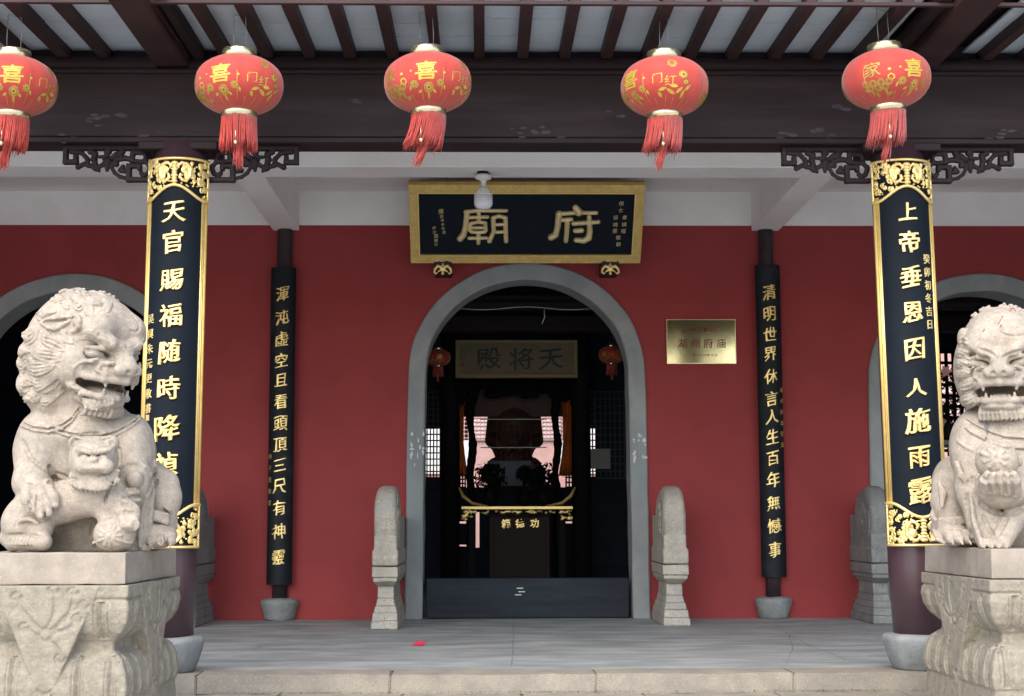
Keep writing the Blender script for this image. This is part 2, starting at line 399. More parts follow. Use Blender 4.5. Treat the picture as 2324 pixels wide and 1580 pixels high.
# ================================================================== TEMPLE BUILDING
T = thing('temple_building', 'red walled temple hall with arched doorway behind a columned porch', 'building', (U(1196, 1400, YW).x, YW, 0))
def empty_part(name, parent):
    o = bpy.data.objects.new(name, None); COL.objects.link(o); o.parent = parent; o.empty_display_size = .1
    p = parent; off = Vector((0, 0, 0))
    while p is not None: off -= Vector(p.location); p = p.parent
    o.location = off; return o
ZB = U(1196, 512, YW).z        # red / white line
ZC = U(1196, 440, YW).z        # ceiling
arches = []
for cxp, crown in ((165, 622), (1196, 597), (2235, 622)):
    c = U(cxp, 850, YW); zc = U(cxp, crown, YW).z
    arches.append((c.x, zc - 1.025))
AO, BO, AI, BI = 1.094, 1.025, .936, .863
def ell_pts(cx, zs, a, b, n=36, foot=0.0):
    p = [(cx - a - .02, foot)] + [(cx - a - .02 * (1 - math.sin(PI * i / n)) * (1 if i * 2 <= n else 0) + (.02 * (1 - math.sin(PI * i / n)) if i * 2 > n else 0) if False else cx - a * math.cos(PI * i / n), zs + b * math.sin(PI * i / n)) for i in range(n + 1)] + [(cx + a + .02, foot)]
    return p
def wallmesh(x0, x1, z0, z1, ar, Y, th, a, b):
    bm = bmesh.new(); n = 36
    def q(xa, za, xb, zb, yy):
        vs_ = [bm.verts.new((xa, yy, za[0])), bm.verts.new((xb, yy, zb[0])), bm.verts.new((xb, yy, zb[1])), bm.verts.new((xa, yy, za[1]))]
        bm.faces.new(vs_)
    for yy in (Y, Y + th):
        cur = x0
        for cx, zs in ar:
            q(cur, (z0, z1), cx - a, (z0, z1), yy)
            for i in range(n):
                xa = cx - a * math.cos(PI * i / n); xb = cx - a * math.cos(PI * (i + 1) / n)
                q(xa, (zs + b * math.sin(PI * i / n), z1), xb, (zs + b * math.sin(PI * (i + 1) / n), z1), yy)
            cur = cx + a
        q(cur, (z0, z1), x1, (z0, z1), yy)
    for cx, zs in ar:
        pts = [(cx - a, z0)] + [(cx - a * math.cos(PI * i / n), zs + b * math.sin(PI * i / n)) for i in range(n + 1)] + [(cx + a, z0)]
        for (xa, za), (xb, zb) in zip(pts, pts[1:]):
            bm.faces.new([bm.verts.new(c) for c in ((xa, Y, za), (xb, Y, zb), (xb, Y + th, zb), (xa, Y + th, za))])
    bmesh.ops.remove_doubles(bm, verts=bm.verts[:], dist=1e-4)
    return tomesh(bm, 'red_wall')
wall = part('red_wall', wallmesh(xl, xr, -.02, ZB, arches, YW, .34, AO - .04, BO - .04), M_red, T)
# door surrounds
for i, (cx, zs) in enumerate(arches):
    bm = bmesh.new(); n = 44
    def path(a, b, e=0):
        p = [(cx - a - .022, 0), (cx - a - .012, zs * .5)]
        p += [(cx - a * math.cos(PI * k / n), zs + b * math.sin(PI * k / n)) for k in range(n + 1)]
        return p + [(cx + a + .012, zs * .5), (cx + a + .022, 0)]
    po, pi_ = path(AO, BO), path(AI, BI)
    ya, yb = YW - .035, YW + .36
    prof = []
    for (xo, zo), (xi, zi) in zip(po, pi_):
        j = noise.noise(Vector((xo * 3, zo * 3, i))) * .006
        prof.append([bm.verts.new(p) for p in ((xo + j, YW + .01, zo), (xo + j, ya + .012, zo), (xo * .92 + xi * .08, ya, zo * .92 + zi * .08), (xi * .92 + xo * .08, ya, zi * .92 + zo * .08), (xi + j, ya + .012, zi), (xi, yb, zi), (xo, yb, zo))])
    for a, b in zip(prof, prof[1:]):
        for k in range(7): bm.faces.new((a[k], a[(k + 1) % 7], b[(k + 1) % 7], b[k]))
    bm.faces.new(prof[0]); bm.faces.new(prof[-1][::-1])
    bmesh.ops.recalc_face_normals(bm, faces=bm.faces[:])
    bmesh.ops.subdivide_edges(bm, edges=[e for e in bm.edges if e.calc_length() > .9], cuts=6)
    jitter(bm, .006, 4, i * 5)
    part('door_surround', tomesh(bm, 'door_surround'), M_surr, wall)
part('plaster_band', box(xl, xr, YW + .004, YW + .34, ZB, ZC + .02, 0), M_white, wall)
cx, zs = arches[1]
bm = bmesh.new(); box_into(bm, cx - AI + .01, cx + AI - .01, YW + .05, YW + .14, 0.003, U(1196, 1312, YW + .05).z, .006)
thr = part('threshold', tomesh(bm, 'threshold'), M_thr, T)
for k, c in enumerate(((1180, 1335), (1184, 1343), (1176, 1350))):          # chips in its paint
    p = U(c[0], c[1], YW + .048); part('paint_chip', box(p.x - .03, p.x + .03, YW + .047, YW + .0495, p.z - .005, p.z + .004, 0), M_scrap, thr)
for i in (0, 2):
    cx2 = arches[i][0]
    part('threshold', box(cx2 - AI + .01, cx2 + AI - .01, YW + .05, YW + .14, .003, .34, .006), M_thr, T)
# scraps of torn paper left on the surround
r3 = random.Random(21)
for sx, x0, x1 in ((0, 931, 962), (1, 1437, 1466)):
    for k in range(14):
        e = r3.random() < .55
        px = x0 + (x1 - x0) * (r3.choice((.06, .94, .12)) if e else r3.random()); py = r3.uniform(980, 1056)
        c = U(px, py, YW - .038); n = 9; s = r3.uniform(.010, .022); an = r3.uniform(.6, 2.2)
        bm = bmesh.new()
        vs_ = [bm.verts.new((c.x + s * (.4 + .8 * r3.random()) * math.cos(2 * PI * q / n) / an, c.y - .001, c.z + s * an * (.4 + .8 * r3.random()) * math.sin(2 * PI * q / n))) for q in range(n)]
        bm.faces.new(vs_[::-1]); ex = bmesh.ops.extrude_face_region(bm, geom=bm.faces[:])
        for v in ex['geom']:
            if isinstance(v, bmesh.types.BMVert): v.co.y += .002
        part('paper_scrap', tomesh(bm, 'paper_scrap'), M_scrap, wall)
# ---- porch ceiling and white beams
ceil = part('porch_ceiling', box(xl, xr, YF + .1, YW + .34, ZC + .02, ZC + .14, 0), M_white, T)
zb = U(1196, 519, YW - .1).z
Yb0 = (zb - EYE) * F / (VPY - 369); Yb1 = (zb - EYE) * F / (VPY - 394)
part('ceiling_beam', box(xl, xr, Yb0, Yb1, zb + .003, ZC + .05, .006), M_white, ceil)
for pa, pb in ((616, 676), (1710, 1772)):
    x0, x1 = U(pa, 519, YW - .1).x, U(pb, 519, YW - .1).x
    part('ceiling_beam', box(x0, x1, YF + .15, YW + .003, zb, ZC + .04, .006), M_white, ceil)
# small dark hole with wires above the lamp
hp = UZ(1100, 380, zb)
hp.x = U(1097, 381, (Yb0 + Yb1) / 2).x; hp.y = (Yb0 + Yb1) / 2
bm = bmesh.new(); n = 11
vs_ = [bm.verts.new((hp.x + .055 * (.7 + .6 * rnd.random()) * math.cos(2 * PI * q / n), hp.y + .07 * (.7 + .5 * rnd.random()) * math.sin(2 * PI * q / n), zb + .0005)) for q in range(n)]
bm.faces.new(vs_); part('ceiling_hole', tomesh(bm, 'ceiling_hole'), M_char, ceil)
# ---- lintel
YL = YF - .10
def zf(py, Y=YL): return U(1196, py, Y).z
ZRB = zf(346, YL + .23)
lint = part('lintel', box(xl, xr, YL, YL + .2, ZRB + .03, zf(165), .012), M_wood, T)
part('bottom_rail', box(xl, xr, YL - .012, YL + .23, ZRB, ZRB + .032, .004), M_wood, lint)
bm = bmesh.new(); r_ = (zf(124) - zf(167)) / 2
tube_into(bm, [(xl + (xr - xl) * t / 20, YL + .07, zf(145)) for t in range(21)], r_, 20)
part('purlin', tomesh(bm, 'purlin', True), M_wood, lint)
part('purlin_support', box(xl, xr, YL - .035, YL - .001, zf(171), zf(163), .004), M_wood, lint)
# scuffs and flaking paint on the lintel: shallow raised flakes
r4 = random.Random(3)
for px, py, nn in ((1180, 318, 5), (1300, 338, 3), (1240, 322, 3), (215, 293, 5), (245, 286, 4), (330, 335, 3), (1780, 330, 5), (1850, 320, 5), (1920, 262, 4), (1900, 335, 4), (2290, 320, 4), (2250, 335, 3), (2060, 250, 3), (160, 338, 4), (800, 240, 2), (1400, 280, 2)):
    for k in range(nn):
        c = U(px + r4.gauss(0, 16), py * .93 + r4.gauss(0, 5), YL - .001); s = r4.uniform(.008, .022)
        bm = bmesh.new(); n = 8
        t_ = bmesh.ops.create_icosphere(bm, subdivisions=1, radius=1)
        for v in bm.verts: v.co = c + Vector((v.co.x * s * 1.8, v.co.y * .004, v.co.z * s * .6)) + noise.noise_vector(v.co * 3 + c * 9) * s * .5 * Vector((1, 0, 1)).length * .5
        for v in bm.verts: v.co.y = max(v.co.y, YL - .006)
        part('paint_flake', tomesh(bm, 'paint_flake'), M_flake, lint)
# ---- eave: boards, rafters, projecting beams, fascia
YEV = 7.97
def zrb(Y):                                     # underside of the roof boards
    za = U(1196, 119, YF + .02).z; zb_ = U(1196, -16, YEV).z
    return zb_ + (za - zb_) * (Y - YEV) / (YF + .02 - YEV)
roof = part('porch_roof', box(xl, xr, YEV - .05, YF + .2, zrb(YEV) + .17, zrb(YEV) + .23, 0), M_tile, T)
for v in roof.data.vertices: pass
tops = [-250, -150, -47, 55, 158, None, 445, 543, 645, 743, 0, 0]
botx = [119 - 93 * 3, 26, 26]
# rafter x at the purlin (y = 128), from the photograph
rx = [-225, -130, -38, 55, 150, 243, 425, 520, 612, 701, 797, 893, 988, 1088, 1185, 1279, 1372, 1466, 1560, 1656, 1750, 1845, 1942, 2230, 2325, 2420, 2515]
rx = [-225, -130, -38, 57, 150, 242, 427, 517, 610, 705, 797, 893, 990, 1088, 1185, 1280, 1374, 1467, 1563, 1657, 1753, 1847, 1945, 2230, 2322, 2415, 2510]
RX = [U(p, 128, YF).x for p in rx]
for i, X in enumerate(RX):
    t = bmesh.new(); bmesh.ops.create_cube(t, size=1)
    jw = rnd.uniform(-.003, .003)
    for v in t.verts:
        Y = YEV if v.co.y < 0 else YF + .12
        v.co = Vector((X + v.co.x * (.066 + jw) + (rnd.uniform(-.003, .003)), Y, zrb(Y) - .006 + (-.062 if v.co.z < 0 else .02)))
    bmesh.ops.bevel(t, geom=t.edges[:], offset=.005, segments=1, affect='EDGES')
    ra = part('rafter', tomesh(t, 'rafter'), M_rafter, roof)
for pa, pb in ((352, 428), (2044, 2125)):         # projecting beams over the columns
    x0, x1 = U(pa, 152, YF - .1).x, U(pb, 152, YF - .1).x
    z0 = U(1196, 155, YF - .1).z
    part('projecting_beam', box(x0, x1, 7.72, YF + .12, z0, zrb(8.2) + .05, .012), M_rafter, roof)
    part('projecting_beam', box(x0 + (.23 if pa < 1000 else -.09), x1 + (.09 if pa < 1000 else -.23), 7.9, YF + .12, z0 + .055, zrb(8.2) + .02, .008), M_wood, roof)
xs = sorted(RX)
def plank(x0, x1, ya, yb, dz):
    bm = bmesh.new()
    vs_ = []
    for X in (x0, (x0 + x1) / 2, x1):
        wv = rnd.uniform(-.002, .004)
        for Y in (ya + .004, yb - .003): vs_.append(bm.verts.new((X, Y, zrb(Y) + dz + wv)))
    for k in (0, 2): bm.faces.new((vs_[k], vs_[k + 2], vs_[k + 3], vs_[k + 1]))
    ex = bmesh.ops.extrude_face_region(bm, geom=bm.faces[:])
    for v in ex['geom']:
        if isinstance(v, bmesh.types.BMVert): v.co.z += .014
    bmesh.ops.recalc_face_normals(bm, faces=bm.faces[:])
    return tomesh(bm, 'roof_board')
for a, b in zip(xs, xs[1:]):
    if b - a > .6:
        sub = [(a, a + .12), (b - .12, b)]
    else: sub = [(a, b)]
    for (xa, xb) in sub:
        ys = [YEV + .01, 8.24 + rnd.uniform(-.08, .08), 8.50 + rnd.uniform(-.06, .06), 8.80 + rnd.uniform(-.010, .010), YF + .05]
        if rnd.random() < .3: ys.pop(1)
        for ya, yb in zip(ys, ys[1:]): part('roof_board', plank(xa, xb, ya, yb, rnd.uniform(0, .005)), M_plank, roof)
part('roof_lining', box(xl, xr, YEV - .05, YF + .15, zrb(YEV) + .085, zrb(YEV) + .10, 0), M_wood, roof)
part('eave_board', box(xl, xr, YEV - .03, YEV, U(1196, 10, YEV - .03).z, U(1196, 1.5, YEV - .03).z, .003), M_rafter, roof)
# roof over the hall so that the inside stays dark
hall = part('hall_roof', box(xl - .5, xr + .5, YF + .15, 20.6, 5.6, 5.8, 0), M_tile, T)
part('upper_wall', box(xl, xr, YF + .02, YF + .15, zf(124) - .02, 5.7, 0), M_wood, hall)
# ---- front columns and wall columns
fronts = []
LEAN = {0: .0065, 1: -.0145}
def lean(objs, k, z0=.2):
    for o in objs:
        if o.type != 'MESH': continue
        for v in o.data.vertices: v.co.x += k * max(0, v.co.z - z0)
        o.data.update()
for bx in (384, 2081):
    c = U(bx, 1300, YF); fronts.append(c.x)
    bm = bmesh.new()
    kcol = len(fronts) - 1
    col = part('porch_column', lathe([(.150, .18), (.163, .6), (.165, 1.5), (.160, ZRB + .001)], 48, 'porch_column', (c.x, YF, 0)), M_column, T)
    lean([col], LEAN[kcol])
    part('column_base', lathe([(.0, .0), (.150, .0), (.162, .012), (.182, .06), (.203, .13), (.215, .175), (.214, .192), (.203, .205), (.165, .213), (0, .214)], 40, 'column_base', (c.x, YF, 0), True, .006), M_baseg, col)
wcols = []
for bx, tx in ((635, 648), (1755, 1741)):
    c = U(bx, 1340, YW - .03); wcols.append(c.x)
    col = part('wall_column', lathe([(.068, .13), (.068, ZB + .1)], 24, 'wall_column', (c.x, YW - .03, 0)), M_wcol, T)
    part('column_base', lathe([(.0, .0), (.135, .0), (.139, .03), (.155, .09), (.17, .14), (.172, .165), (.160, .182), (.10, .195), (0, .197)], 32, 'column_base', (c.x, YW - .03, 0), True, .010), M_baseg, col)

# ---- carved brackets under the lintel
def bracket_sdf():
    s = Sdf((-.01, -.045, -.27), (.62, .045, .03), .0042)
    k = .6 / 2140.0
    def P(x, y): return ((2115 - x) * k, 0, (85 - y) * k)
    def flat(pts, r, t=1.0):
        for (xa, ya, *ra), (xb, yb, *rb) in zip(pts, pts[1:]):
            s.cap(P(xa, ya), P(xb, yb), (ra[0] if ra else r) * k, (rb[0] if rb else r) * k, .006)
    def bar(x0, y0, x1, y1):
        a, b = P(x0, y0), P(x1, y1); lo = (min(a[0], b[0]), -.024, min(a[2], b[2])); hi = (max(a[0], b[0]), .024, max(a[2], b[2]))
        q = s.region(np.array(lo) - .02, np.array(hi) + .02); sl_, X, Y, Z = q
        c = [(lo[i] + hi[i]) / 2 for i in range(3)]; hh = [(hi[i] - lo[i]) / 2 - .005 for i in range(3)]
        dx, dy, dz = np.abs(X - c[0]) - hh[0], np.abs(Y - c[1]) - hh[1], np.abs(Z - c[2]) - hh[2]
        d = np.sqrt(np.maximum(dx, 0) ** 2 + np.maximum(dy, 0) ** 2 + np.maximum(dz, 0) ** 2) + np.minimum(np.maximum(dx, np.maximum(dy, dz)), 0) - .005
        s.comb(sl_, d.astype(np.float32), .004, False)
    bar(140, 85, 2115, 190); bar(140, 90, 245, 510); bar(140, 405, 470, 510); bar(365, 300, 465, 510)
    bar(1530, 800, 2115, 905); bar(1530, 500, 1640, 905); bar(1530, 500, 1860, 595); bar(1770, 520, 1860, 650)
    flat([(300, 230), (540, 250), (660, 380), (690, 540)], 52)
    flat([(465, 570, 62), (600, 500, 50), (750, 545, 50), (850, 590, 60), (925, 650, 40)], 50)
    flat([(850, 600), (1000, 520), (1110, 420), (1290, 280), (1450, 220)], 50)
    flat([(720, 230, 60), (840, 270, 60), (810, 400, 75), (850, 500, 50), (840, 600, 60)], 60)
    flat([(940, 340), (1110, 330)], 42); flat([(1090, 240), (1130, 225)], 70)
    flat([(1110, 440, 95), (1100, 640, 40)], 50); flat([(1110, 440, 80), (1020, 400, 30)], 50)
    flat([(1190, 560), (1270, 700), (1390, 785), (1570, 830)], 42)
    flat([(1230, 500, 60), (1310, 400, 60), (1500, 370, 60), (1640, 400, 60)], 50); flat([(1290, 500), (1310, 510)], 60)
    flat([(1380, 280), (1400, 250)], 80)
    flat([(1660, 240), (1640, 430)], 62); flat([(1660, 240), (1930, 250), (1945, 400), (1880, 450), (1640, 430)], 52)
    flat([(1930, 430), (2045, 560), (2000, 710), (1900, 760), (1850, 700)], 52); flat([(2060, 520), (2060, 640)], 30)
    flat([(1450, 560), (1400, 640), (1490, 655)], 55)
    # squash the depth so vines read as carved wood, grooves along them
    return s.mesh('carved_bracket')
bme = bracket_sdf()
Nv = len(bme.vertices); co = np.empty(Nv * 3, np.float32); bme.vertices.foreach_get('co', co); co = co.reshape(-1, 3)
bpR = bme
def place_bracket(X, sgn):
    m2 = bpR.copy(); c2 = co.copy(); c2[:, 0] = X + sgn * c2[:, 0]; c2[:, 1] = c2[:, 1] + YF - .02; c2[:, 2] += ZRB
    m2.vertices.foreach_set('co', c2.ravel()); m2.update()
    if sgn < 0: m2.flip_normals()
    part('carved_bracket', m2, M_wood, lint)
for kk_, X in enumerate(fronts):
    X += LEAN[kk_] * 3
    place_bracket(X + .17, 1); place_bracket(X - .17, -1)
    # short rail block where the column meets the lintel
    part('cap_block', box(X - .24, X + .24, YF - .14, YF + .14, ZRB - .05, ZRB - .001, .006), M_wood, lint)

# ================================================================== COUPLET BOARDS ON THE FRONT COLUMNS
RB = .188; HA = math.radians(66)
def cyl(X, u, v, wv, R=RB, Yc=None):
    a = u / R; Yc = YF if Yc is None else Yc
    return Vector((X + (R + wv) * math.sin(a), Yc - (R + wv) * math.cos(a), v))
def arc_board(X, z0, z1, R, ha, th, Yc, name, nz=1, n=36):
    bm = bmesh.new(); rows = []
    for j in range(nz + 1):
        z = z0 + (z1 - z0) * j / nz
        o = [bm.verts.new((X + R * math.sin(-ha + 2 * ha * i / n), Yc - R * math.cos(-ha + 2 * ha * i / n), z)) for i in range(n + 1)]
        q = [bm.verts.new((X + (R - th) * math.sin(-ha + 2 * ha * i / n), Yc - (R - th) * math.cos(-ha + 2 * ha * i / n), z)) for i in range(n + 1)]
        rows.append(o + q[::-1])
    m_ = len(rows[0])
    for a, b in zip(rows, rows[1:]):
        for i in range(m_): bm.faces.new((a[i], a[(i + 1) % m_], b[(i + 1) % m_], b[i]))
    for r_, fl_ in ((rows[0], True), (rows[-1], False)):
        for i in range(n):
            f = (r_[i], r_[i + 1], r_[m_ - 2 - i], r_[m_ - 1 - i]); bm.faces.new(f[::-1] if fl_ else f)
    bmesh.ops.recalc_face_normals(bm, faces=bm.faces[:])
    return tomesh(bm, name)
def ornament(kind):
    UH = RB * HA
    s = Sdf((-UH - .01, -.02, -.30), (UH + .01, .03, .02), .0030)
    # low(u): edge nearest the lettering, measured down from the rim
    def low(u):
        t = min(1, abs(u) / UH); return .165 + .085 * (.5 - .5 * math.cos(PI * min(1, t * 1.15)))
    r5 = random.Random(9 if kind else 4); n = 40
    for i in range(n):
        a = -UH + 2 * UH * i / n; b = -UH + 2 * UH * (i + 1) / n
        s.cap((a, .008, 0), (b, .008, 0), .0085, k=.002)
        s.cap((a, .008, -low(a)), (b, .008, -low(b)), .0095, k=.002)
    for sg in (-1, 1):
        for i in range(12): s.cap((sg * UH, .006, -.25 * i / 12), (sg * UH, .006, -.25 * (i + 1) / 12), .008, k=.002)
    # scrollwork
    for sg in (-1, 1):
        for q in range(26):
            u = r5.uniform(.085, UH - .012); lim = low(u); v = -r5.uniform(.02, lim - .015)
            R0 = r5.uniform(.010, .020); a0 = r5.uniform(0, 2 * PI); tr = r5.uniform(1.0, 1.5); pts = []
            for k in range(11):
                t = k / 10; rr = R0 * (1 - .75 * t); a = a0 + tr * 2 * PI * t * r5.choice((1, 1))
                pts.append((sg * (u + rr * math.cos(a)), .008 + .004 * t, v + rr * math.sin(a)))
            pts = [p for p in pts if -low(p[0]) + .004 < p[2] < -.004 and abs(p[0]) < UH]
            if len(pts) > 2: s.chain(pts, .0050, .002)
        for q in range(44):
            u = r5.uniform(.02, UH - .01); v = -r5.uniform(.01, low(u) - .008); s.ell((sg * u, .009, v), (r5.uniform(.004, .008), .008, r5.uniform(.004, .008)), k=.002)
        # bat wings
        wg = [(.015, -.050), (.040, -.028), (.070, -.035), (.092, -.060), (.088, -.105), (.066, -.140), (.045, -.135), (.030, -.118), (.034, -.100)]
        if kind: wg = [(a, -.185 - b * 1.0 + .0) for a, b in wg]; wg = [(a, -(.190 - (-.0) + (b + .185)) + .03) for a, b in wg]
        for i in range(len(wg) - 1):
            s.cap((sg * wg[i][0], .012, wg[i][1]), (sg * wg[i + 1][0], .012, wg[i + 1][1]), .0085, k=.005)
        cxw = (.068, -.085) if not kind else (.068, -.080)
        s.ell((sg * .060, .006, -.070), (.026, .008, .026), k=.008); s.ell((sg * .070, .006, -.105), (.016, .007, .026), k=.006)
    for i in range(7): s.ell((0, .016, -.03 - i * .019), (.016 if i % 2 else .020, .012, .011), k=.004)
    me = s.mesh('ornament_%d' % kind)
    return me
om = ornament(0)
def orn_place(me, X, zr, flip):
    m2 = me.copy()
    a = np.empty(len(m2.vertices) * 3, np.float32); m2.vertices.foreach_get('co', a); a = a.reshape(-1, 3).copy()
    u, w_, v = a[:, 0].copy(), a[:, 1].copy(), a[:, 2].copy()
    R = RB + .002 + w_
    a[:, 0] = X + R * np.sin(u / RB); a[:, 1] = YF - R * np.cos(u / RB); a[:, 2] = zr + (v if not flip else -v)
    m2.vertices.foreach_set('co', a.ravel()); m2.update()
    # the map (u, w, v) -> (x, -y, z) mirrors once; flipping v mirrors again
    if not flip: m2.flip_normals()
    return m2
def couplet(X, topz, botz, chars, ys, cxp, small, sx, sy, label, size):
    t = thing('couplet_board', label, 'sign board', (X, YF, botz), group='black and gold couplet boards on the front columns')
    part('board', arc_board(X, botz + .02, topz - .02, RB, HA, .022, YF, 'board'), M_black, t)
    UHh = RB * HA
    for sg in (-1, 1):
        for uu, rr, mt in ((UHh - .004, .0115, M_goldf), (UHh - .023, .0060, M_gold), (UHh - .035, .0060, M_gold)):
            bm = bmesh.new(); p0 = cyl(X, sg * uu, 0, .002); tube_into(bm, [(p0.x, p0.y, botz + .22), (p0.x, p0.y, (topz + botz) / 2), (p0.x, p0.y, topz - .22)], rr, 8)
            part('gold_moulding', tomesh(bm, 'gold_moulding', True), mt, t)
    part('ornament_backing', arc_board(X, topz - .235, topz + .004, RB + .004, HA + .02, .010, YF, 'ornament_backing'), M_char, t) if False else None
    part('top_ornament', orn_place(om, X, topz, False), M_gold, t)
    part('bottom_ornament', orn_place(om, X, botz, True), M_gold, t)
    for k, (ch, y) in enumerate(zip(chars, ys)):
        zc_ = U(1196, y, YF - RB).z
        sz = size * (1.12 if ch in '降露施' else .86 if ch in '上人' else 1)
        g_ = glyph(ch, sz, -.004, .035, .022, .15, cuts=9, key=1, warp=.034, brush=.026)
        part('character', mapmesh(g_, lambda c: cyl(X, c.x * .95, zc_ + c.y, .001 + c.z)), M_gold, t)
    for k, ch in enumerate(small):
        zc_ = U(1196, sy[0] + (sy[1] - sy[0]) * k / max(1, len(small) - 1), YF - RB).z
        g_ = glyph(ch, size * .44, .004, .02, .012, .1, cuts=4, key=2)
        part('inscription_character', mapmesh(g_, lambda c: cyl(X, sx + c.x, zc_ + c.y, .001 + c.z)), M_gold, t)
    return t
ztop = U(1196, 361, YF - RB).z; zbot = U(1196, 1240, YF - RB).z
lt = couplet(fronts[0], ztop, zbot, '天官賜福随時降禎祥', [482, 550, 636, 716, 798, 880, 970, 1053, 1128], 395, '吴興朱元更敬書', -.142, (722, 925),
        'tall curved black board with gold characters on the column behind the left lion', .134)
for k, y in enumerate((946, 977)):
    zc_ = U(1196, y, YF - RB).z
    bm = bmesh.new(); box_into(bm, -.016, .016, -.018, .018, 0, .004, .001)
    me = tomesh(bm, 'seal'); part('seal', mapmesh(me, lambda c: cyl(fronts[0], -.142 + c.x, zc_ + c.y, c.z + .001), 'seal'), M_gold, lt)
rt = couplet(fronts[1], ztop, zbot, '上帝垂恩因人施雨露', [478, 548, 627, 708, 793, 880, 955, 1038, 1115], 2070, '癸卯初冬吉日', .118, (585, 735),
        'tall curved black board with gold characters on the column behind the right lion', .134)

lean(lt.children, LEAN[0]); lean(rt.children, LEAN[1])
# ================================================================== COUPLETS ON THE WALL COLUMNS
RW = .128; HW = math.radians(64)
def wcouplet(X, y0, y1, chars, ys, small, sx, sy, label):
    Yc = YW - .03
    z1_, z0_ = U(1196, y0, Yc - RW).z, U(1196, y1, Yc - RW).z
    t = thing('couplet_board', label, 'sign board', (X, Yc, z0_), group='narrow black couplet boards on the wall columns')
    part('board', arc_board(X, z0_, z1_, RW, HW, .03, Yc, 'board', 1, 20), M_black2, t)
    for k, (ch, y) in enumerate(zip(chars, ys)):
        zc_ = U(1196, y, Yc - RW).z
        g_ = glyph(ch, .136, -.006, .022, .012, .16, cuts=8, key=3, warp=.045, brush=.026)
        part('character', mapmesh(g_, lambda c: cyl(X, c.x * .86, zc_ + c.y, .0005 + c.z, RW, Yc)), M_gold, t)
    for k, ch in enumerate(small):
        zc_ = U(1196, sy[0] + (sy[1] - sy[0]) * k / max(1, len(small) - 1), Yc - RW).z
        g_ = glyph(ch, .05, -.01, .01, .0, .1, cuts=2, key=4)
        part('inscription_character', mapmesh(g_, lambda c: cyl(X, sx + c.x, zc_ + c.y, .0005 + c.z, RW, Yc)), M_goldf, t)
wcouplet(wcols[0], 606, 1326, '渾沌虛空且看頭頂三尺有神靈', [667, 720, 770, 818, 862, 910, 960, 1008, 1055, 1103, 1152, 1205, 1263], '林子見敬書', -.105, (1035, 1140),
         'narrow worn black board with gold characters on the wall left of the doorway')
wcouplet(wcols[1], 600, 1312, '清明世界休言人生百年無憾事', [663, 712, 758, 803, 855, 905, 946, 992, 1042, 1090, 1142, 1195, 1250], '湖州府城隍廟', .112, (885, 1010),
         'narrow black board with gold characters on the wall right of the brass plate')

# ================================================================== NAME BOARD OVER THE DOOR
Pt = U(1196, 418, YW - .78); Pb = U(1194, 596, YW - .28)
axx = Vector((1, 0, 0)); up = (Vector((0, Pt.y, Pt.z)) - Vector((0, Pb.y, Pb.z))); HH = up.length; up.normalize()
nrm = axx.cross(up); 
if nrm.y > 0: nrm = -nrm
Xc = U(1196, 418, YW - .78).x; WT = M(548, YW - .78)
NB = thing('name_board', 'large black board with gold frame and two big gold characters over the arch', 'sign board', (Xc, Pb.y, Pb.z))
def nb(u, v, wv=0): return Vector((Xc, Pb.y, Pb.z)) + axx * u + up * v + nrm * wv
def nbbox(u0, u1, v0, v1, w0, w1, bev=.004):
    bm = bmesh.new(); box_into(bm, u0, u1, v0, v1, w0, w1, bev)
    for v in bm.verts: v.co = nb(v.co.x, v.co.y, v.co.z)
    bmesh.ops.recalc_face_normals(bm, faces=bm.faces[:]); return tomesh(bm, 'nb')
W2 = WT / 2; fr = .082
part('panel', nbbox(-W2 + .04, W2 - .04, .04, HH - .04, -.05, .0, 0), M_black, NB)
part('frame_back', nbbox(-W2, W2, 0, HH, -.075, -.051, .003), mat('bronze_edge', (.16, .11, .07), .5), NB)
for u0, u1, v0, v1 in ((-W2, W2, 0, fr), (-W2, W2, HH - fr, HH), (-W2, -W2 + fr, fr, HH - fr), (W2 - fr, W2, fr, HH - fr)):
    hz = (u1 - u0) > (v1 - v0)
    fp = part('frame', nbbox(u0, u1, v0, v1, -.05, .018, .004), M_goldf, NB)
    bm = bmesh.new()                      # inner and outer bead
    ins = fr - .008
    # meander and studs
    Ln = (u1 - u0) if hz else (v1 - v0); n = int(round(Ln / .128))
    def pb_(a0, a1, b0, b1):
        if hz: box_into(bm, u0 + a0, u0 + a1, v0 + b0, v0 + b1, .0185, .0225, 0)
        else: box_into(bm, u0 + b0, u0 + b1, v0 + a0, v0 + a1, .0185, .0225, 0)
    for i in range(n):
        a = Ln * (i + .5) / n
        for sg in (-1, 1):
            c = a + sg * .038
            pb_(c - .020, c + .020, .056, .061); pb_(c - .020, c + .020, .020, .025); pb_(c + sg * .020 - .0025, c + sg * .020 + .0025, .020, .061)
            pb_(c - sg * .012 - .0025, c - sg * .012 + .0025, .034, .056); pb_(c - .010, c + .008, .034, .039)
    for v in bm.verts: v.co = nb(v.co.x, v.co.y, v.co.z)
    part('fret_relief', tomesh(bm, 'fret_relief'), M_goldm, NB, kind='stuff')
    for i in range(n):
        a = Ln * (i + .5) / n; u, v = (u0 + a, v0 + fr / 2) if hz else (u0 + fr / 2, v0 + a)
        bm = bmesh.new(); bmesh.ops.create_icosphere(bm, subdivisions=1, radius=.0095)
        for q in bm.verts: q.co = nb(u + q.co.x, v + q.co.y, .0185 + max(q.co.z, 0) * .8)
        part('stud', tomesh(bm, 'stud', True), M_gold, NB)
for a in ((-W2 + fr, W2 - fr, fr - .004, fr + .006), (-W2 + fr, W2 - fr, HH - fr - .006, HH - fr + .004)):
    part('inner_bead', nbbox(a[0], a[1], a[2], a[3], -.01, .024, .002), M_gold, NB)
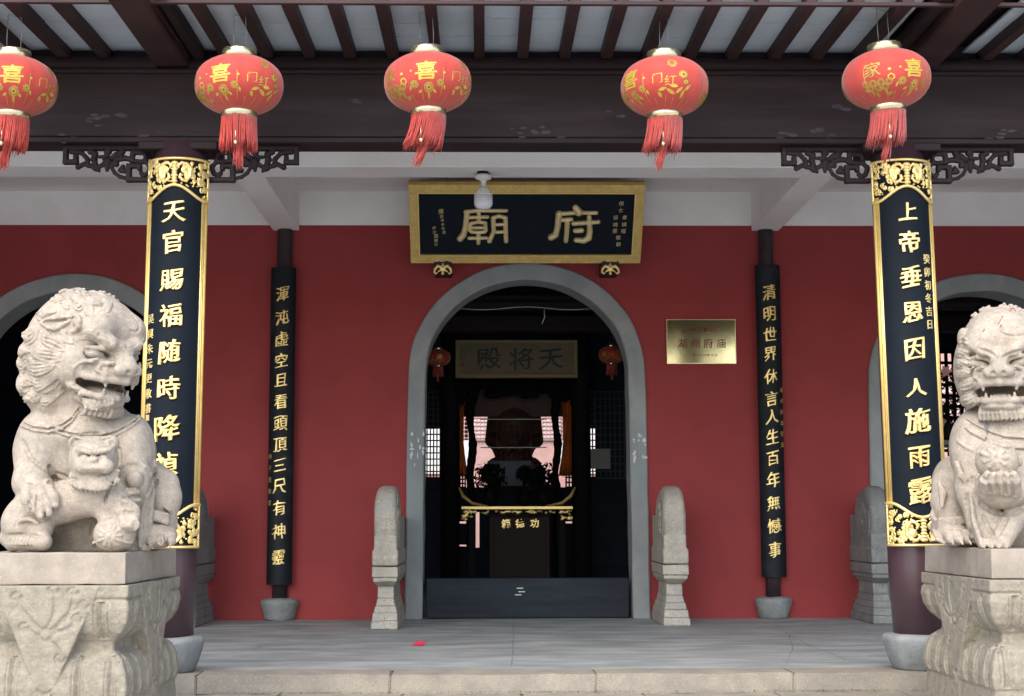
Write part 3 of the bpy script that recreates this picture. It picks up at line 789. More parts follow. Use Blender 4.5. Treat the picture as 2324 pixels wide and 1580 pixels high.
for a in ((-W2 + fr - .006, -W2 + fr + .006), (W2 - fr - .006, W2 - fr + .006)):
    part('inner_bead', nbbox(a[0], a[1], fr - .002, HH - fr + .002, -.01, .0245, .002), M_gold, NB)
# big characters: rounded strokes, zoom coordinates of the photograph
def zoomP(x, y): return ((980 + x / 3.521) * .9204, (400 + y / 3.521) * .9204)
def nbuv(px, py):
    d = ray(px, py); o = Vector((Xc, Pb.y, Pb.z)); t = (o - CAMPOS).dot(nrm) / d.dot(nrm); p = CAMPOS + d * t - o
    return p.dot(axx), p.dot(up)
FU = [[(1545, 392, 20), (1575, 432, 26)], [(1400, 447, 15), (1560, 437, 14), (1725, 439, 13)], [(1403, 447, 22), (1390, 560, 19), (1372, 630, 20), (1335, 650, 22)],
      [(1440, 500, 15), (1508, 494, 15)], [(1476, 505, 17), (1470, 600, 16), (1462, 682, 15)], [(1530, 531, 15), (1745, 517, 14)],
      [(1664, 474, 15), (1670, 600, 19), (1660, 655, 21), (1620, 680, 19), (1552, 674, 17)], [(1545, 594, 16), (1598, 590, 17)]]
MI = [[(700, 418, 13), (945, 420, 12)], [(592, 430, 14), (700, 418, 13)], [(603, 434, 18), (592, 560, 18), (572, 630, 20), (545, 662, 21)],
      [(706, 440, 13), (706, 512, 13)], [(630, 478, 12), (782, 474, 12)], [(645, 527, 12), (700, 518, 12), (762, 525, 12), (768, 590, 12), (755, 604, 12), (700, 608, 12), (645, 604, 12), (630, 590, 12), (632, 545, 12), (645, 527, 12)],
      [(645, 568, 11), (760, 566, 11)], [(624, 658, 12), (772, 656, 12)], [(703, 612, 13), (703, 698, 14)],
      [(832, 485, 15), (836, 600, 14), (800, 682, 16)], [(832, 482, 13), (880, 466, 13), (936, 480, 13)], [(938, 482, 15), (943, 684, 15)], [(842, 541, 11), (932, 538, 11)], [(842, 606, 11), (932, 603, 11)]]
for strokes in (FU, MI):
    us = []
    pts = [[(*nbuv(*zoomP(x, y)), r * .9204 / 3.521 * (YW - .5) / F) for x, y, r in st] for st in strokes]
    allu = [p[0] for st in pts for p in st]; allv = [p[1] for st in pts for p in st]
    s = Sdf((min(allu) - .03, min(allv) - .03, -.03), (max(allu) + .03, max(allv) + .03, .045), .0035)
    for st in pts:
        s.chain([(u, v, .004) for u, v, r in st], [r * 1.42 for u, v, r in st], .004)
    me = s.mesh('character')
    for v in me.vertices: v.co = nb(v.co.x, v.co.y, v.co.z)
    me.update(); 
    if axx.cross(up).dot(nrm) < 0: me.flip_normals()
    part('character', me, M_goldm, NB)
def nbtext(ch, x, y, hpx, bold=.0):
    px, py = zoomP(x, y); u, v = nbuv(px, py); sz = hpx * .9204 / 3.521 * (YW - .5) / F
    part('inscription_character', mapmesh(glyph(ch, sz, bold, .02, 0, .12, key=5), lambda c: nb(u + c.x * .95, v + c.y, .001 + c.z)), M_goldm, NB)
for ch, x, y in (('信', 1945, 358), ('士', 1940, 415), ('韋', 1972, 480), ('楨', 1968, 540), ('程', 1962, 598), ('伍', 1895, 480), ('曉', 1892, 542), ('雯', 1888, 598), ('敬', 1918, 655), ('助', 1918, 712)):
    nbtext(ch, x, y, 44)
for ch, x, y, h in (('歲', 378, 425, 50), ('在', 384, 470, 36), ('甲', 390, 508, 30), ('申', 394, 542, 30), ('年', 396, 575, 30), ('月', 402, 610, 34), ('仟', 318, 572, 34), ('沙', 322, 608, 34), ('趙', 335, 640, 40), ('題', 335, 680, 34), ('印', 334, 716, 28)):
    nbtext(ch, x, y, h)
# the two clips that carry the board
for px in (1005, 1385):
    c = U(px, 608, Pb.y - .03); t = thing('board_clip', 'black clip with gilt bat under the %s end of the name board' % ('left' if px < 1100 else 'right'), 'bracket', (c.x, c.y, c.z), group='clips carrying the name board')
    part('clip_plate', box(c.x - .08, c.x + .08, c.y, YW - .002, c.z - .045, c.z + .08, .008), M_char, t)
    s = Sdf((-.10, -.03, -.085), (.10, .03, .06), .003)
    s.ell((0, 0, 0), (.028, .016, .03), k=.006); s.ell((0, 0, .032), (.012, .012, .016), k=.006); s.ell((0, 0, -.045), (.014, .012, .018), k=.006)
    for sg in (-1, 1):
        s.chain([(sg * .01, 0, .01), (sg * .045, 0, .02), (sg * .07, 0, -.005), (sg * .078, 0, -.035), (sg * .062, 0, -.05), (sg * .05, 0, -.04)], [.014, .013, .012, .009, .007, .006], .004)
        s.chain([(sg * .01, 0, -.01), (sg * .04, 0, -.03)], [.012, .006], .004)
    me = s.mesh('bat_ornament')
    for v in me.vertices: v.co = Vector((c.x + v.co.x, c.y - .008 + v.co.y, c.z + v.co.z - .006))
    part('bat_ornament', me, M_gold, t)

# ================================================================== BRASS PLATE
tl, br = U(1512, 725, YW - .02), U(1671, 826, YW - .02)
BP = thing('brass_plate', 'polished brass plate with red characters on the red wall right of the doorway', 'plaque', ((tl.x + br.x) / 2, YW - .02, br.z))
bm = bmesh.new(); box_into(bm, tl.x, br.x, YW - .022, YW - .001, br.z, tl.z, .004)
part('plate', tomesh(bm, 'plate'), M_brass, BP)
for x_, w_ in ((tl.x, br.x),):
    for a in ((tl.x, br.x, br.z, br.z + .007), (tl.x, br.x, tl.z - .007, tl.z), (tl.x, tl.x + .007, br.z + .007, tl.z - .007), (br.x - .007, br.x, br.z + .007, tl.z - .007)):
        part('raised_rim', box(a[0], a[1], YW - .028, YW - .0225, a[2], a[3], .001), M_cap, BP)
def btext(s_, y, x0, x1, size, bold):
    for k, ch in enumerate(s_):
        p = U(x0 + (x1 - x0) * k / (len(s_) - 1), y, YW - .023)
        part('character', mapmesh(glyph(ch, size, bold, .01, 0, 0, warp=0, key=6), lambda c: Vector((p.x + c.x, YW - .0225 - c.z, p.z + c.y))), M_redtxt, BP)
btext('湖州府庙', 779, 1548, 1637, .088, .004)
btext('湖州市道教場所', 749, 1553, 1625, .040, .0)
btext('湖州市道教协会', 806, 1575, 1625, .026, .0)

# ================================================================== LANTERNS
LZ = .168; LR = .245
def lpos(az, el, off=0):
    # az measured from the side facing the camera (-y), el in -1..1 (height)
    r = LR * max(0, 1 - abs(el) ** 2.35) ** .5
    lob = 1 - .018 * abs(math.sin(az * 6)) ** .5 * (1 - abs(el)) ** .3 if False else 1 + .020 * (abs(math.sin(az * 6)) ** .6 - .6)
    r = (r * lob) + off
    return Vector((r * math.sin(az), -r * math.cos(az), LZ * el))
def lantern_meshes():
    ms = {}
    bm = bmesh.new(); n, m_ = 96, 28; rows = []
    for j in range(m_ + 1):
        el = -.945 + 1.89 * j / m_; el = math.sin(el * PI / 2 * .97) if False else el
        rows.append([bm.verts.new(lpos(2 * PI * i / n, el)) for i in range(n)])
    for a, b in zip(rows, rows[1:]):
        for i in range(n): bm.faces.new((a[i], a[(i + 1) % n], b[(i + 1) % n], b[i]))
    ms['body'] = tomesh(bm, 'lantern_body', True)
    ms['top_cap'] = lathe([(.06, LZ * .93), (.094, LZ * .90), (.098, LZ * .93), (.097, LZ + .028), (.094, LZ + .034), (.086, LZ + .034), (.086, LZ), (.06, LZ * .99)], 40, 'lantern_cap')
    ms['bottom_cap'] = lathe([(.06, -LZ * .90), (.096, -LZ * .87), (.102, -LZ * .93), (.098, -LZ - .020), (.090, -LZ - .022), (.085, -LZ)], 40, 'lantern_ring')
    # printed figures wrapped on the cloth
    def wrap(me, az, el, off=.0018):
        return mapmesh(me, lambda c: lpos(az + c.x / LR * 1.08, max(-.93, min(.93, el + c.y / LZ * .92)), off + c.z * .2), 'print')
    def disc(r, n=12, inner=0, seed=0):
        bm = bmesh.new(); rs = [inner, r] if inner else [0, r * .5, r]; rr = []
        for q in rs:
            rr.append([bm.verts.new((q * math.cos(2 * PI * i / n) * (1 + .12 * math.sin(seed + 3 * i)), q * math.sin(2 * PI * i / n) * (1 + .12 * math.cos(seed + 2 * i)), 0)) for i in range(n)] if q else [bm.verts.new((0, 0, 0))] * n)
        for a, b in zip(rr, rr[1:]):
            for i in range(n):
                f = [a[i], b[i], b[(i + 1) % n], a[(i + 1) % n]]; f = list(dict.fromkeys(f))
                try: bm.faces.new(f)
                except ValueError: pass
        return bm
    def flower(r, seed):
        out = bmesh.new()
        for q, rad in enumerate((r, r * .66, r * .36)):
            b = disc(rad, 14, rad * .76, seed + q); merge(out, b)
        for k in range(7):
            a = k * 2 * PI / 7; b = disc(r * .30, 7, r * .14, k)
            for v in b.verts: v.co += Vector((r * .8 * math.cos(a), r * .8 * math.sin(a), 0))
            merge(out, b)
        return tomesh(out, 'flower')
    def leaf(l, w_, ang):
        bm = bmesh.new(); n = 6; a_ = []; b_ = []
        for i in range(n + 1):
            t = i / n; h_ = w_ * math.sin(PI * t) ** .8; a_.append(bm.verts.new((l * (t - .5), h_, 0))); b_.append(bm.verts.new((l * (t - .5), -h_, 0)))
        for i in range(n):
            try: bm.faces.new((a_[i], b_[i], b_[i + 1], a_[i + 1]))
            except ValueError: pass
        for v in bm.verts: v.co = Matrix.Rotation(ang, 3, 'Z') @ v.co
        return tomesh(bm, 'leaf')
    pr, pd, chs_ = [], [], []
    D = math.radians
    gl = lambda ch, s_, b=.02: glyph(ch, s_, b, .002, 0, .08, cuts=7, cutz=7, key=7)
    chs_.append(wrap(gl('喜', .112, .020), 0, .02))
    for k, (a, e, r) in enumerate(((-17, -.42, .022), (3, -.52, .027), (19, -.38, .020))): pd.append(wrap(flower(r, k), D(a), e)); pr.append(wrap(tomesh(disc(r * .5, 9, r * .28, k), 'd'), D(a), e, .003))
    for a, e, l, an in ((-10, -.62, .03, .5), (12, -.62, .03, -.6), (-24, -.52, .03, 1.2), (26, -.50, .03, -1.2), (3, -.72, .035, 1.5), (-20, .02, .014, .4), (24, -.05, .016, 1.5)): pr.append(wrap(leaf(l, .006, an), D(a), e))
    for az0, chs in ((58, '门红'), (142, '福'), (-52, '家'), (-142, '福')):
        if len(chs) == 2:
            chs_.append(wrap(gl(chs[0], .060, .0), D(az0 - 16), -.10)); chs_.append(wrap(gl(chs[1], .064, .0), D(az0 + 1), -.18))
            for k, (a, e, r) in enumerate(((18, .02, .024), (22, -.22, .014))): pd.append(wrap(flower(r, 5 + k), D(az0 + a), e)); pr.append(wrap(tomesh(disc(r * .7, 9, r * .35, k), 'd'), D(az0 + a), e, .003))
            for a, e, l, an in ((-10, -.45, .05, .3), (2, -.52, .06, -.5), (14, -.48, .05, .8), (-14, -.60, .035, -.9), (20, -.58, .05, 1.4), (6, -.36, .05, -.1), (26, -.38, .05, .9)): pr.append(wrap(leaf(l, .009, an), D(az0 + a), e))
            pd.append(wrap(flower(.026, 3), D(az0 + 4), .42))
        else:
            pd.append(wrap(gl(chs, .09, .010), D(az0 - 4), .02))
            for k in range(7): pd.append(wrap(flower(.019, 8 + k), D(az0 - 16 + 5.5 * k), -.42 - .14 * (k % 2)))
            for k in range(6): pd.append(wrap(leaf(.04, .009, k * 1.3), D(az0 - 16 + 7 * k), -.60 - .07 * (k % 3)))
            pr.append(wrap(tomesh(disc(.020, 12, .012, 0), 'd'), D(az0 + 20), -.28)); pr.append(wrap(leaf(.02, .009, .2), D(az0 + 18), -.03))
    # meridian lines
    for k in range(12):
        az = D(22.5 + 30 * k); bm = bmesh.new(); hi, lo_ = (.45, -.30) if k % 3 == 0 else (-.62, -.90); hw = .0022
        if k % 3 == 0: hi, lo_ = .12, -.80
        n = 12; vs_ = []
        for i in range(n + 1):
            el = hi + (lo_ - hi) * i / n; da = hw * math.sin(PI * (i + .5) / (n + 1)) ** .6 / LR
            vs_.append((bm.verts.new(lpos(az - da, el, .0018)), bm.verts.new(lpos(az + da, el, .0018))))
        for a, b in zip(vs_, vs_[1:]): bm.faces.new((a[0], a[1], b[1], b[0]))
        pr.append(tomesh(bm, 'line'))
        az = D(5 + 30 * k); bm = bmesh.new(); vs_ = []
        for i in range(7):
            el = -.68 - .22 * i / 6; da = .0013 / LR * 1.4; vs_.append((bm.verts.new(lpos(az - da, el, .0018)), bm.verts.new(lpos(az + da, el, .0018))))
        for a, b in zip(vs_, vs_[1:]): bm.faces.new((a[0], a[1], b[1], b[0]))
        pr.append(tomesh(bm, 'line'))
    for key, lst in (('print', pr), ('dull_print', pd)):
        bm = bmesh.new()
        for m3 in lst: bm.from_mesh(m3)
        ms[key] = tomesh(bm, 'lantern_' + key)
    ms['chars'] = chs_
    # hanger: two thin rods and a bail
    bm = bmesh.new(); h_ = .41
    tube_into(bm, [(-.036, 0, LZ + .03), (-.038, 0, LZ + .12), (-.036, 0, h_)], .0022, 6)
    tube_into(bm, [(.036, 0, LZ + .03), (.038, 0, LZ + .12), (.036, 0, h_ - .01), (-.034, .01, h_ + .006)], .0022, 6)
    ms['hanger'] = tomesh(bm, 'lantern_hanger', True)
    return ms
LM = lantern_meshes()
def tassel(seed, lx, sway):
    r = random.Random(seed); bm = bmesh.new(); z0 = -LZ - .018
    for i in range(150):
        a = 2 * PI * i / 150 + r.uniform(-.02, .02); rr = .094 + r.uniform(-.004, .003)
        L_ = r.uniform(.165, .195) if r.random() > .10 else r.uniform(.185, .215); pts = []; cl = r.gauss(0, .005); dx = r.gauss(0, .004) + lx; dy = r.gauss(0, .006)
        for k in range(6):
            t = k / 5; f = 1 + .05 * t
            pts.append((rr * f * math.sin(a) + (dx + cl) * t ** 1.6 + sway * t * t, -rr * f * math.cos(a) + dy * t, z0 - L_ * t))
        tube_into(bm, pts, [.0038, .0036, .0036, .0034, .003, .0016], 3)
    for i in range(34):
        a = r.uniform(0, 2 * PI); rr = r.uniform(.004, .02); L_ = r.uniform(.20, .26); pts = []; z1 = -LZ - .10; dx = r.gauss(0, .006) + lx * 1.8
        for k in range(6):
            t = k / 5; pts.append((rr * (1 + .3 * t) * math.sin(a) + dx * t ** 1.5 + sway * 1.7 * t ** 1.3, -rr * math.cos(a) - .03 * t, z1 - L_ * t * .86))
        tube_into(bm, pts, [.0035, .0036, .0036, .0034, .003, .0018], 3)
    return tomesh(bm, 'tassel', True)
YLN = 8.22
def lantern(px, py, rotz, label, seed, lx, sway, tilt=(0, 0), Y=YLN, scale=1, group='red lanterns under the eave', cat='lantern'):
    c = U(px, py, Y)
    t = thing('hanging_lantern', label, cat, c, (tilt[0], tilt[1], rotz), group, scale)
    b = part('lantern_body', LM['body'], M_lant, t, False)
    part('gold_print', LM['print'], M_print, b, False, kind='stuff'); part('faded_print', LM['dull_print'], M_print2, b, False, kind='stuff')
    for k, cm in enumerate(LM['chars']): part('character', cm, M_print if k < 3 else M_print2, b, False)
    part('top_cap', LM['top_cap'], M_cap, t, False); part('bottom_cap', LM['bottom_cap'], M_cap, t, False); part('hanger', LM['hanger'], M_wire, t, False)
    tm = tassel(seed, lx, sway)
    to = part('tassel', tm, M_tass, t, False, kind='stuff'); to.rotation_euler = (0, 0, -rotz)
    bd = part('tassel_bead', lathe([(0, .018), (.004, .03), (.003, .012), (.010, .008), (.012, 0), (.009, -.008), (0, -.014)], 12, 'tassel_bead'), M_cap, t, False)
    dv = Matrix.Rotation(-rotz, 3, 'Z') @ Vector((lx * 1.2 + sway * .8, -.104, -LZ - .185)); bd.location = dv
    dv2 = part('tassel_cord', tube([(0, 0, 0), (0, 0, .09)], .002, 5), M_cap, t, False); dv2.location = dv
D = math.radians
lantern(28, 196, D(17), 'red lantern with gold print cut off by the left edge of the picture', 1, 0, -.02)
lantern(543, 194, D(-16), 'red lantern left of the doorway, beside the left column', 2, 0, .0, (0, D(-.5)))
lantern(971, 189, D(0), 'red lantern over the left side of the name board, gold character facing front', 3, -.018, -.026, (0, D(-1.6)))
lantern(1508, 198, D(-58), 'red lantern over the right end of the name board, fish print facing front', 4, -.012, -.012)
lantern(2011, 181, D(23), 'red lantern beside the right column, hanging a little askew', 5, -.012, -.014, (0, D(-2.2)))

# ================================================================== CEILING LAMP
c = U(1098, 430, (Yb0 + Yb1) / 2); zt = zb - .03
LP = thing('ceiling_lamp', 'white capsule bulb in a round ivory holder under the porch beam', 'lamp', (hp.x, hp.y, U(1098, 475, hp.y).z))
def lz(py): return U(1098, py, hp.y).z
k_ = hp.y / F
part('lamp_holder', lathe([(0, lz(395)), (10 * k_, lz(395)), (17 * k_, lz(398)), (19.5 * k_, lz(403)), (18 * k_, lz(407)), (9 * k_, lz(409)), (6 * k_, lz(414)), (5.5 * k_, lz(420)), (7 * k_, lz(424)), (11 * k_, lz(428)), (0, lz(429))], 32, 'lamp_holder', (hp.x, hp.y, 0)), M_lampb, LP)
part('bulb_neck', lathe([(7 * k_, lz(424)), (14 * k_, lz(431)), (20.5 * k_, lz(441)), (21.5 * k_, lz(445)), (0, lz(446))], 32, 'bulb_neck', (hp.x, hp.y, 0)), M_lampb, LP)
part('bulb', lathe([(21.5 * k_, lz(445)), (21.5 * k_, lz(463)), (20 * k_, lz(468)), (15 * k_, lz(473)), (6 * k_, lz(475.5)), (0, lz(476))], 32, 'bulb', (hp.x, hp.y, 0)), M_lamp, LP)
for dx in (-.012, .004, .016):
    part('wire', tube([(hp.x + dx * 1.8, hp.y + .02, zb + .002), (hp.x + dx, hp.y, zb - .02), (hp.x + dx * .4, hp.y, lz(396))], .0028, 5), M_char, LP)

# ================================================================== DRUM STONES
def drum(px, Yf, wpx, label, m, flip=1, ztop_=None, side_relief=True):
    X = U(px, 1400, Yf).x; wd = M(wpx, Yf); t = thing('drum_stone', label, 'stone carving', (X, Yf + .4, 0), group='drum stones beside the arched doorways')
    z = lambda py: EYE - (py - VPY) * Yf / F
    bm = bmesh.new(); dp = YW - .04 - Yf; cy = Yf + dp / 2
    def fr_(z0, z1, w0, w1, i0=0., i1=0.):
        frustum_into(bm, X, cy, z0, z1, wd * w0, dp - 2 * i0, wd * w1, dp - 2 * i1)
    Z = [z(1422), z(1408), z(1390), z(1375), z(1358), z(1330), z(1320), z(1311), z(1286)]
    Z = [0.0, .065, .13, .185, .245, .35, .385, .42, .51]
    fr_(Z[0], Z[1], 1.16, 1.14, -.02, -.015); fr_(Z[1], Z[2], 1.10, 1.04, .01, .02); fr_(Z[2], Z[3], 1.0, .88, .05, .08); fr_(Z[3], Z[4], .84, .70, .10, .13)
    fr_(Z[4], Z[5], .70, .68, .14, .14); fr_(Z[5], Z[6], .76, .98, .10, .03); fr_(Z[6], Z[7], 1.02, 1.04, .02, .015); fr_(Z[7] + .002, Z[8], 1.12, 1.12, 0, 0)
    bmesh.ops.bevel(bm, geom=bm.edges[:], offset=.006, segments=1, affect='EDGES')
    bmesh.ops.subdivide_edges(bm, edges=[e for e in bm.edges if e.calc_length() > .12], cuts=3, use_grid_fill=True)
    jitter(bm, .006, 9, px); part('carved_base', tomesh(bm, 'carved_base'), m, t)
    R = .30; cz = .885; cyd = Yf + R + .03; zc0 = Z[8] + .006
    S = Sdf((X - wd / 2 - .03, Yf - .05, zc0 - .02), (X + wd / 2 + .03, YW - .01, cz + R + .03), .008)
    gx = (S.lo[0] + S.h * np.arange(S.n[0])).astype(np.float32)[:, None, None] - X; gy = (S.lo[1] + S.h * np.arange(S.n[1])).astype(np.float32)[None, :, None]; gz = (S.lo[2] + S.h * np.arange(S.n[2])).astype(np.float32)[None, None, :]
    def smax(a_, b_, k_): return np.maximum(a_, b_) + np.clip(k_ - np.abs(a_ - b_), 0, None) ** 2 / k_ * .25
    taper = wd / 2 - .015 * np.clip((gz - cz + .02) / R, 0, 1) ** 3
    wobx = np.abs(gx + .004 * np.sin(gy * 9) + .003 * np.sin(gz * 14)) - taper
    rad = np.sqrt((gy - cyd) ** 2 + (gz - cz) ** 2) - R
    disc_ = smax(wobx + 0 * rad, rad + 0 * gx, .06)
    frontz = Yf - .012 + .055 * np.clip((gz - zc0 - .07) / .10, 0, 1) ** 1.2 + .012 * (1 - np.clip((gz - zc0) / .05, 0, 1))
    blk = smax(smax(np.abs(gx) - wd / 2 - .012 * (gz < zc0 + .13) + 0 * gy + 0 * gz, frontz - gy + 0 * gx, .02), smax(gz - .93 + 0 * gx + 0 * gy, zc0 - gz + 0 * gx + 0 * gy, .01), .015)
    blk = np.maximum(blk, gy - (YW - .04)); blk = np.maximum(blk, np.where(gy < cyd, gz - (cz - .12), -1) + 0 * gx)
    S.f[:] = np.minimum(disc_, blk).astype(np.float32)
    part('drum', S.mesh('drum'), m, t)
    for sg in (-1, 1):
        bm = bmesh.new(); n = 36
        R2_ = R - .06; tube_into(bm, [(X + sg * (wd / 2 - .003 - .015 * min(1, max(0, (R2_ * math.sin(2 * PI * k / n) + .02) / R)) ** 3), cyd + R2_ * math.cos(2 * PI * k / n), cz + R2_ * math.sin(2 * PI * k / n)) for k in range(n + 1)], .006, 6)
        part('drum_ring', tomesh(bm, 'drum_ring', True), m, t)
        s = Sdf((-.03, -.25, -.25), (.03, .25, .25), .006)
        rr = random.Random(int(px)); 
        for k in range(9):
            a = rr.uniform(0, 2 * PI); r0 = rr.uniform(.03, .13); c0 = (0, r0 * math.cos(a), r0 * math.sin(a)); pts = []
            for q in range(8):
                b = rr.uniform(-.2, .2) + q * .8; rad = .045 * (1 - q / 10); pts.append((0, c0[1] + rad * math.cos(b), c0[2] + rad * math.sin(b)))
            s.chain(pts, .009, .006)
        me = s.mesh('drum_relief')
        for v in me.vertices: v.co = Vector((X + sg * (wd / 2 - .003) + v.co.x, cyd + v.co.y, cz + v.co.z))
        part('drum_relief', me, m, t)
drum(873, EYE * F / 244, 52, 'pale stone drum block left of the central doorway', M_drum)
drum(1536, EYE * F / 238, 52, 'pale stone drum block right of the central doorway, under the brass plate', M_drum)
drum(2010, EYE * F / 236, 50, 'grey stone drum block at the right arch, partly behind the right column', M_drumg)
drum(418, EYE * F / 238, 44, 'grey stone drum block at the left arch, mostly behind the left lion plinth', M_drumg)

# ================================================================== STONE LIONS
def basis(yaw, pitch):
    f = Vector((math.sin(yaw) * math.cos(pitch), -math.cos(yaw) * math.cos(pitch), math.sin(pitch))); s_ = Vector((math.cos(yaw), math.sin(yaw), 0)); u = f.cross(s_)
    return s_, f, u
def lion_head(S, O, yaw, pitch, sc_=1.0, brow_curls=True, mouthopen=1.0, skip=0, ears=(-1, 1), flat=1.0):
    s_, f_, u_ = basis(yaw, pitch); A = [list(s_), list(f_), list(u_)]
    def W(x, y, z): return O + (s_ * x + f_ * y + u_ * z) * sc_
    def E(c, r, k=.02, sub=False, rot=None):
        AA = A
        if rot is not None:
            R = Matrix.Rotation(rot[1], 3, rot[0]); MM = Matrix((s_, f_, u_))     # rows are axes
            AA = [list(r_) for r_ in (R @ MM)]
        S.ell(W(*c), [q * sc_ for q in r], AA, k, sub)
    def C(a, b, ra, rb=None, k=.01, sub=False): S.cap(W(*a), W(*b), ra * sc_, (rb if rb is not None else ra) * sc_, k, sub)
    def CH(p, r, k=.008, sub=False):
        rr = r if isinstance(r, list) else [r] * len(p)
        for i in range(len(p) - 1): C(p[i], p[i + 1], rr[i], rr[i + 1], k, sub)
    E((0, -.03, .075), (.195, .235, .205 * flat), .03); E((0, .07, .12), (.155, .135, .130 * flat), .03)
    E((0, -.10, -.03), (.240, .196, .292 * (.5 + flat / 2)), .03)
    for g in (-1, 1):
        E((g * .115, .05, -.06), (.085, .12, .12), .03)
        E((g * .085, .155, .105), (.075, .07, .075), .03)
        CH([(g * .02, .235, .035), (g * .07, .225, .050), (g * .125, .175, .085), (g * .165, .10, .115)], [.026, .030, .030, .024], .012)
        if brow_curls:
            for q in range(7):      # curls of the eyebrow
                t = q / 6; cx_, cy_, cz_ = .03 + .135 * t, .252 - .135 * t * t, .045 + .070 * t
                pts = [(g * (cx_ + (.014 - .0018 * k) * math.cos(k * .9)), cy_ + .003, cz_ + (.014 - .0018 * k) * math.sin(k * .9)) for k in range(7)]
                CH(pts, .0055, .004)
        E((g * .100, .172, -.014), (.052, .042, .030), .012, True)
        E((g * .098, .166, -.012), (.044, .040, .026), .004)
        CH([(g * .050, .212, .004), (g * .095, .214, .020), (g * .148, .166, .012)], [.009, .012, .009], .010)
    E((0, .18, -.075), (.118, .115, .058), .025)
    C((0, .17, .03), (0, .275, -.03), .045, .040, .02)
    E((0, .295, -.055), (.055, .034, .036), .012)
    for g in (-1, 1):
        E((g * .044, .290, -.060), (.030, .030, .028), .01)
        E((g * .024, .325, -.066), (.012, .016, .011), .004, True)
        CH([(g * .075, .275, -.035), (g * .105, .235, -.045), (g * .115, .225, -.080), (g * .095, .255, -.095)], [.008, .010, .010, .006], .006)
        CH([(g * .12, .22, -.03), (g * .145, .16, -.055), (g * .145, .15, -.10)], [.007, .010, .008], .006)
    # mouth
    E((0, .17, -.152), (.118, .17, .034 * mouthopen), .012, True)
    for g in (-1, 1): E((g * .085, .13, -.142), (.055, .10, .036 * mouthopen), .012, True)
    CH([(-.145, .08, -.105), (-.125, .17, -.112), (-.085, .245, -.112), (0, .290, -.108), (.085, .245, -.112), (.125, .17, -.112), (.145, .08, -.105)], [.014, .018, .018, .020, .018, .018, .014], .012)
    E((0, .125, -.222), (.108, .13, .040), .02)
    CH([(-.150, .055, -.120), (-.140, .09, -.165), (-.118, .16, -.190), (-.075, .225, -.195), (0, .250, -.195), (.075, .225, -.195), (.118, .16, -.190), (.140, .09, -.165), (.150, .055, -.120)], [.018, .017, .015, .015, .017, .015, .015, .017, .018], .010)
    E((0, .15, -.178), (.055, .10, .018), .008)
    for g in (-1, 1):
        C((g * .078, .250, -.118), (g * .076, .250, -.146), .013, .006, .003); C((g * .066, .232, -.185), (g * .066, .236, -.160), .011, .006, .003)
        for q in range(3): C((g * (.010 + .016 * q), .235, -.185), (g * (.010 + .016 * q), .235, -.172), .008, .006, .002)
    # beard
    for q in range(-5, 6):
        x = q * .019; y = .215 - abs(x) * .5
        CH([(x, y, -.225), (x * 1.05, y + .015, -.255), (x * 1.1 + .004, y + .005, -.282), (x * 1.1 - .002, y - .012, -.292)], [.010, .010, .010, .006], .003)
    # forehead panel groove
    CH([(.03 * math.cos(a) * 3, .175 - .04 * abs(math.sin(a)) + .03, .165 + .075 * math.sin(a)) for a in [PI + PI * k / 12 for k in range(13)]], .004, .003, True)
    # ears
    for g in ears:
        CH([(g * .185, .035, .125), (g * .215, -.01, .135), (g * .225, -.075, .130), (g * .215, -.125, .115)], [.030, .040, .032, .008], .008)
        CH([(g * .228, .005, .125), (g * .250, -.05, .128), (g * .235, -.10, .118)], [.008, .017, .006], .006, True)
        E((g * .195, .05, .105), (.034, .034, .038), .008)
    # mane: locks of ridges ending in a curl
    C0 = Vector((0, -.10, -.02)); R0 = Vector((.240, .196, .292 * (.5 + flat / 2)))
    def mp(g, az, el, off=.0):
        az = math.radians(az); el = math.radians(el)
        ce = math.cos(el); rz = R0.z
        return (g * (R0.x + off) * ce * math.sin(az) + C0.x, C0.y + (R0.y + off) * ce * math.cos(az), C0.z + (rz + off) * math.sin(el))
    for g in (-1, 1):
        if g == skip: continue
        for ri, el in enumerate((-58, -41, -24, -7, 10, 27, 44, 60)):
            for ci, az in enumerate((38, 84, 128) if ri % 2 == 0 else (46, 100, 142)):
                if el > 5 and ci == 0 and el < 50: continue
                droop = (14 if el < 0 else 4) * (1 if ci < 2 else .6); span = 40 if el < 40 else 52
                for st in range(3):
                    e0 = el + (st - 1) * 5.4
                    pts = [mp(g, az + span * t - (2 - st) * 1.4, e0 - droop * t ** 1.3 + 3 * math.sin(t * 3), .004 + .011 * math.sin(PI * min(1, t + .15))) for t in (0, .2, .4, .6, .8)]
                    CH(pts, [.008, .0125, .0135, .013, .010], .004)
                # curl at the tail
                cc = (az + span * .95, el - droop * .9 + 1); pts = []
                for k in range(15):
                    a = k * .62; rr = 7.6 * (1 - k / 18)
                    pts.append(mp(g, cc[0] + rr * math.cos(a + 2) / max(.35, math.cos(math.radians(cc[1]))), cc[1] + rr * .85 * math.sin(a + 2), .012 + .006 * k / 14))
                CH(pts, [.0095] * 14 + [.012], .004)
    # small curls over the crown
    rr_ = random.Random(31)
    for i in range(34):
        a = rr_.uniform(-PI, PI) ; t = rr_.uniform(.25, .95)
        x = .17 * t * math.sin(a); y = -.05 + .15 * t * math.cos(a) - .03
        zz = .075 + .20 * flat * math.sqrt(max(0, 1 - (x / .195) ** 2 - ((y + .03) / .235) ** 2))
        if y > .02: continue
        pts = [(x + (.024 - .0022 * k) * math.cos(k * .75 + a), y + (.024 - .0022 * k) * math.sin(k * .75 + a), zz + .002 * k - .25 * ((.024 - .0022 * k) * math.cos(k * .75 + a)) * x / .1) for k in range(10)]
        CH(pts, .0075, .003)
    return W
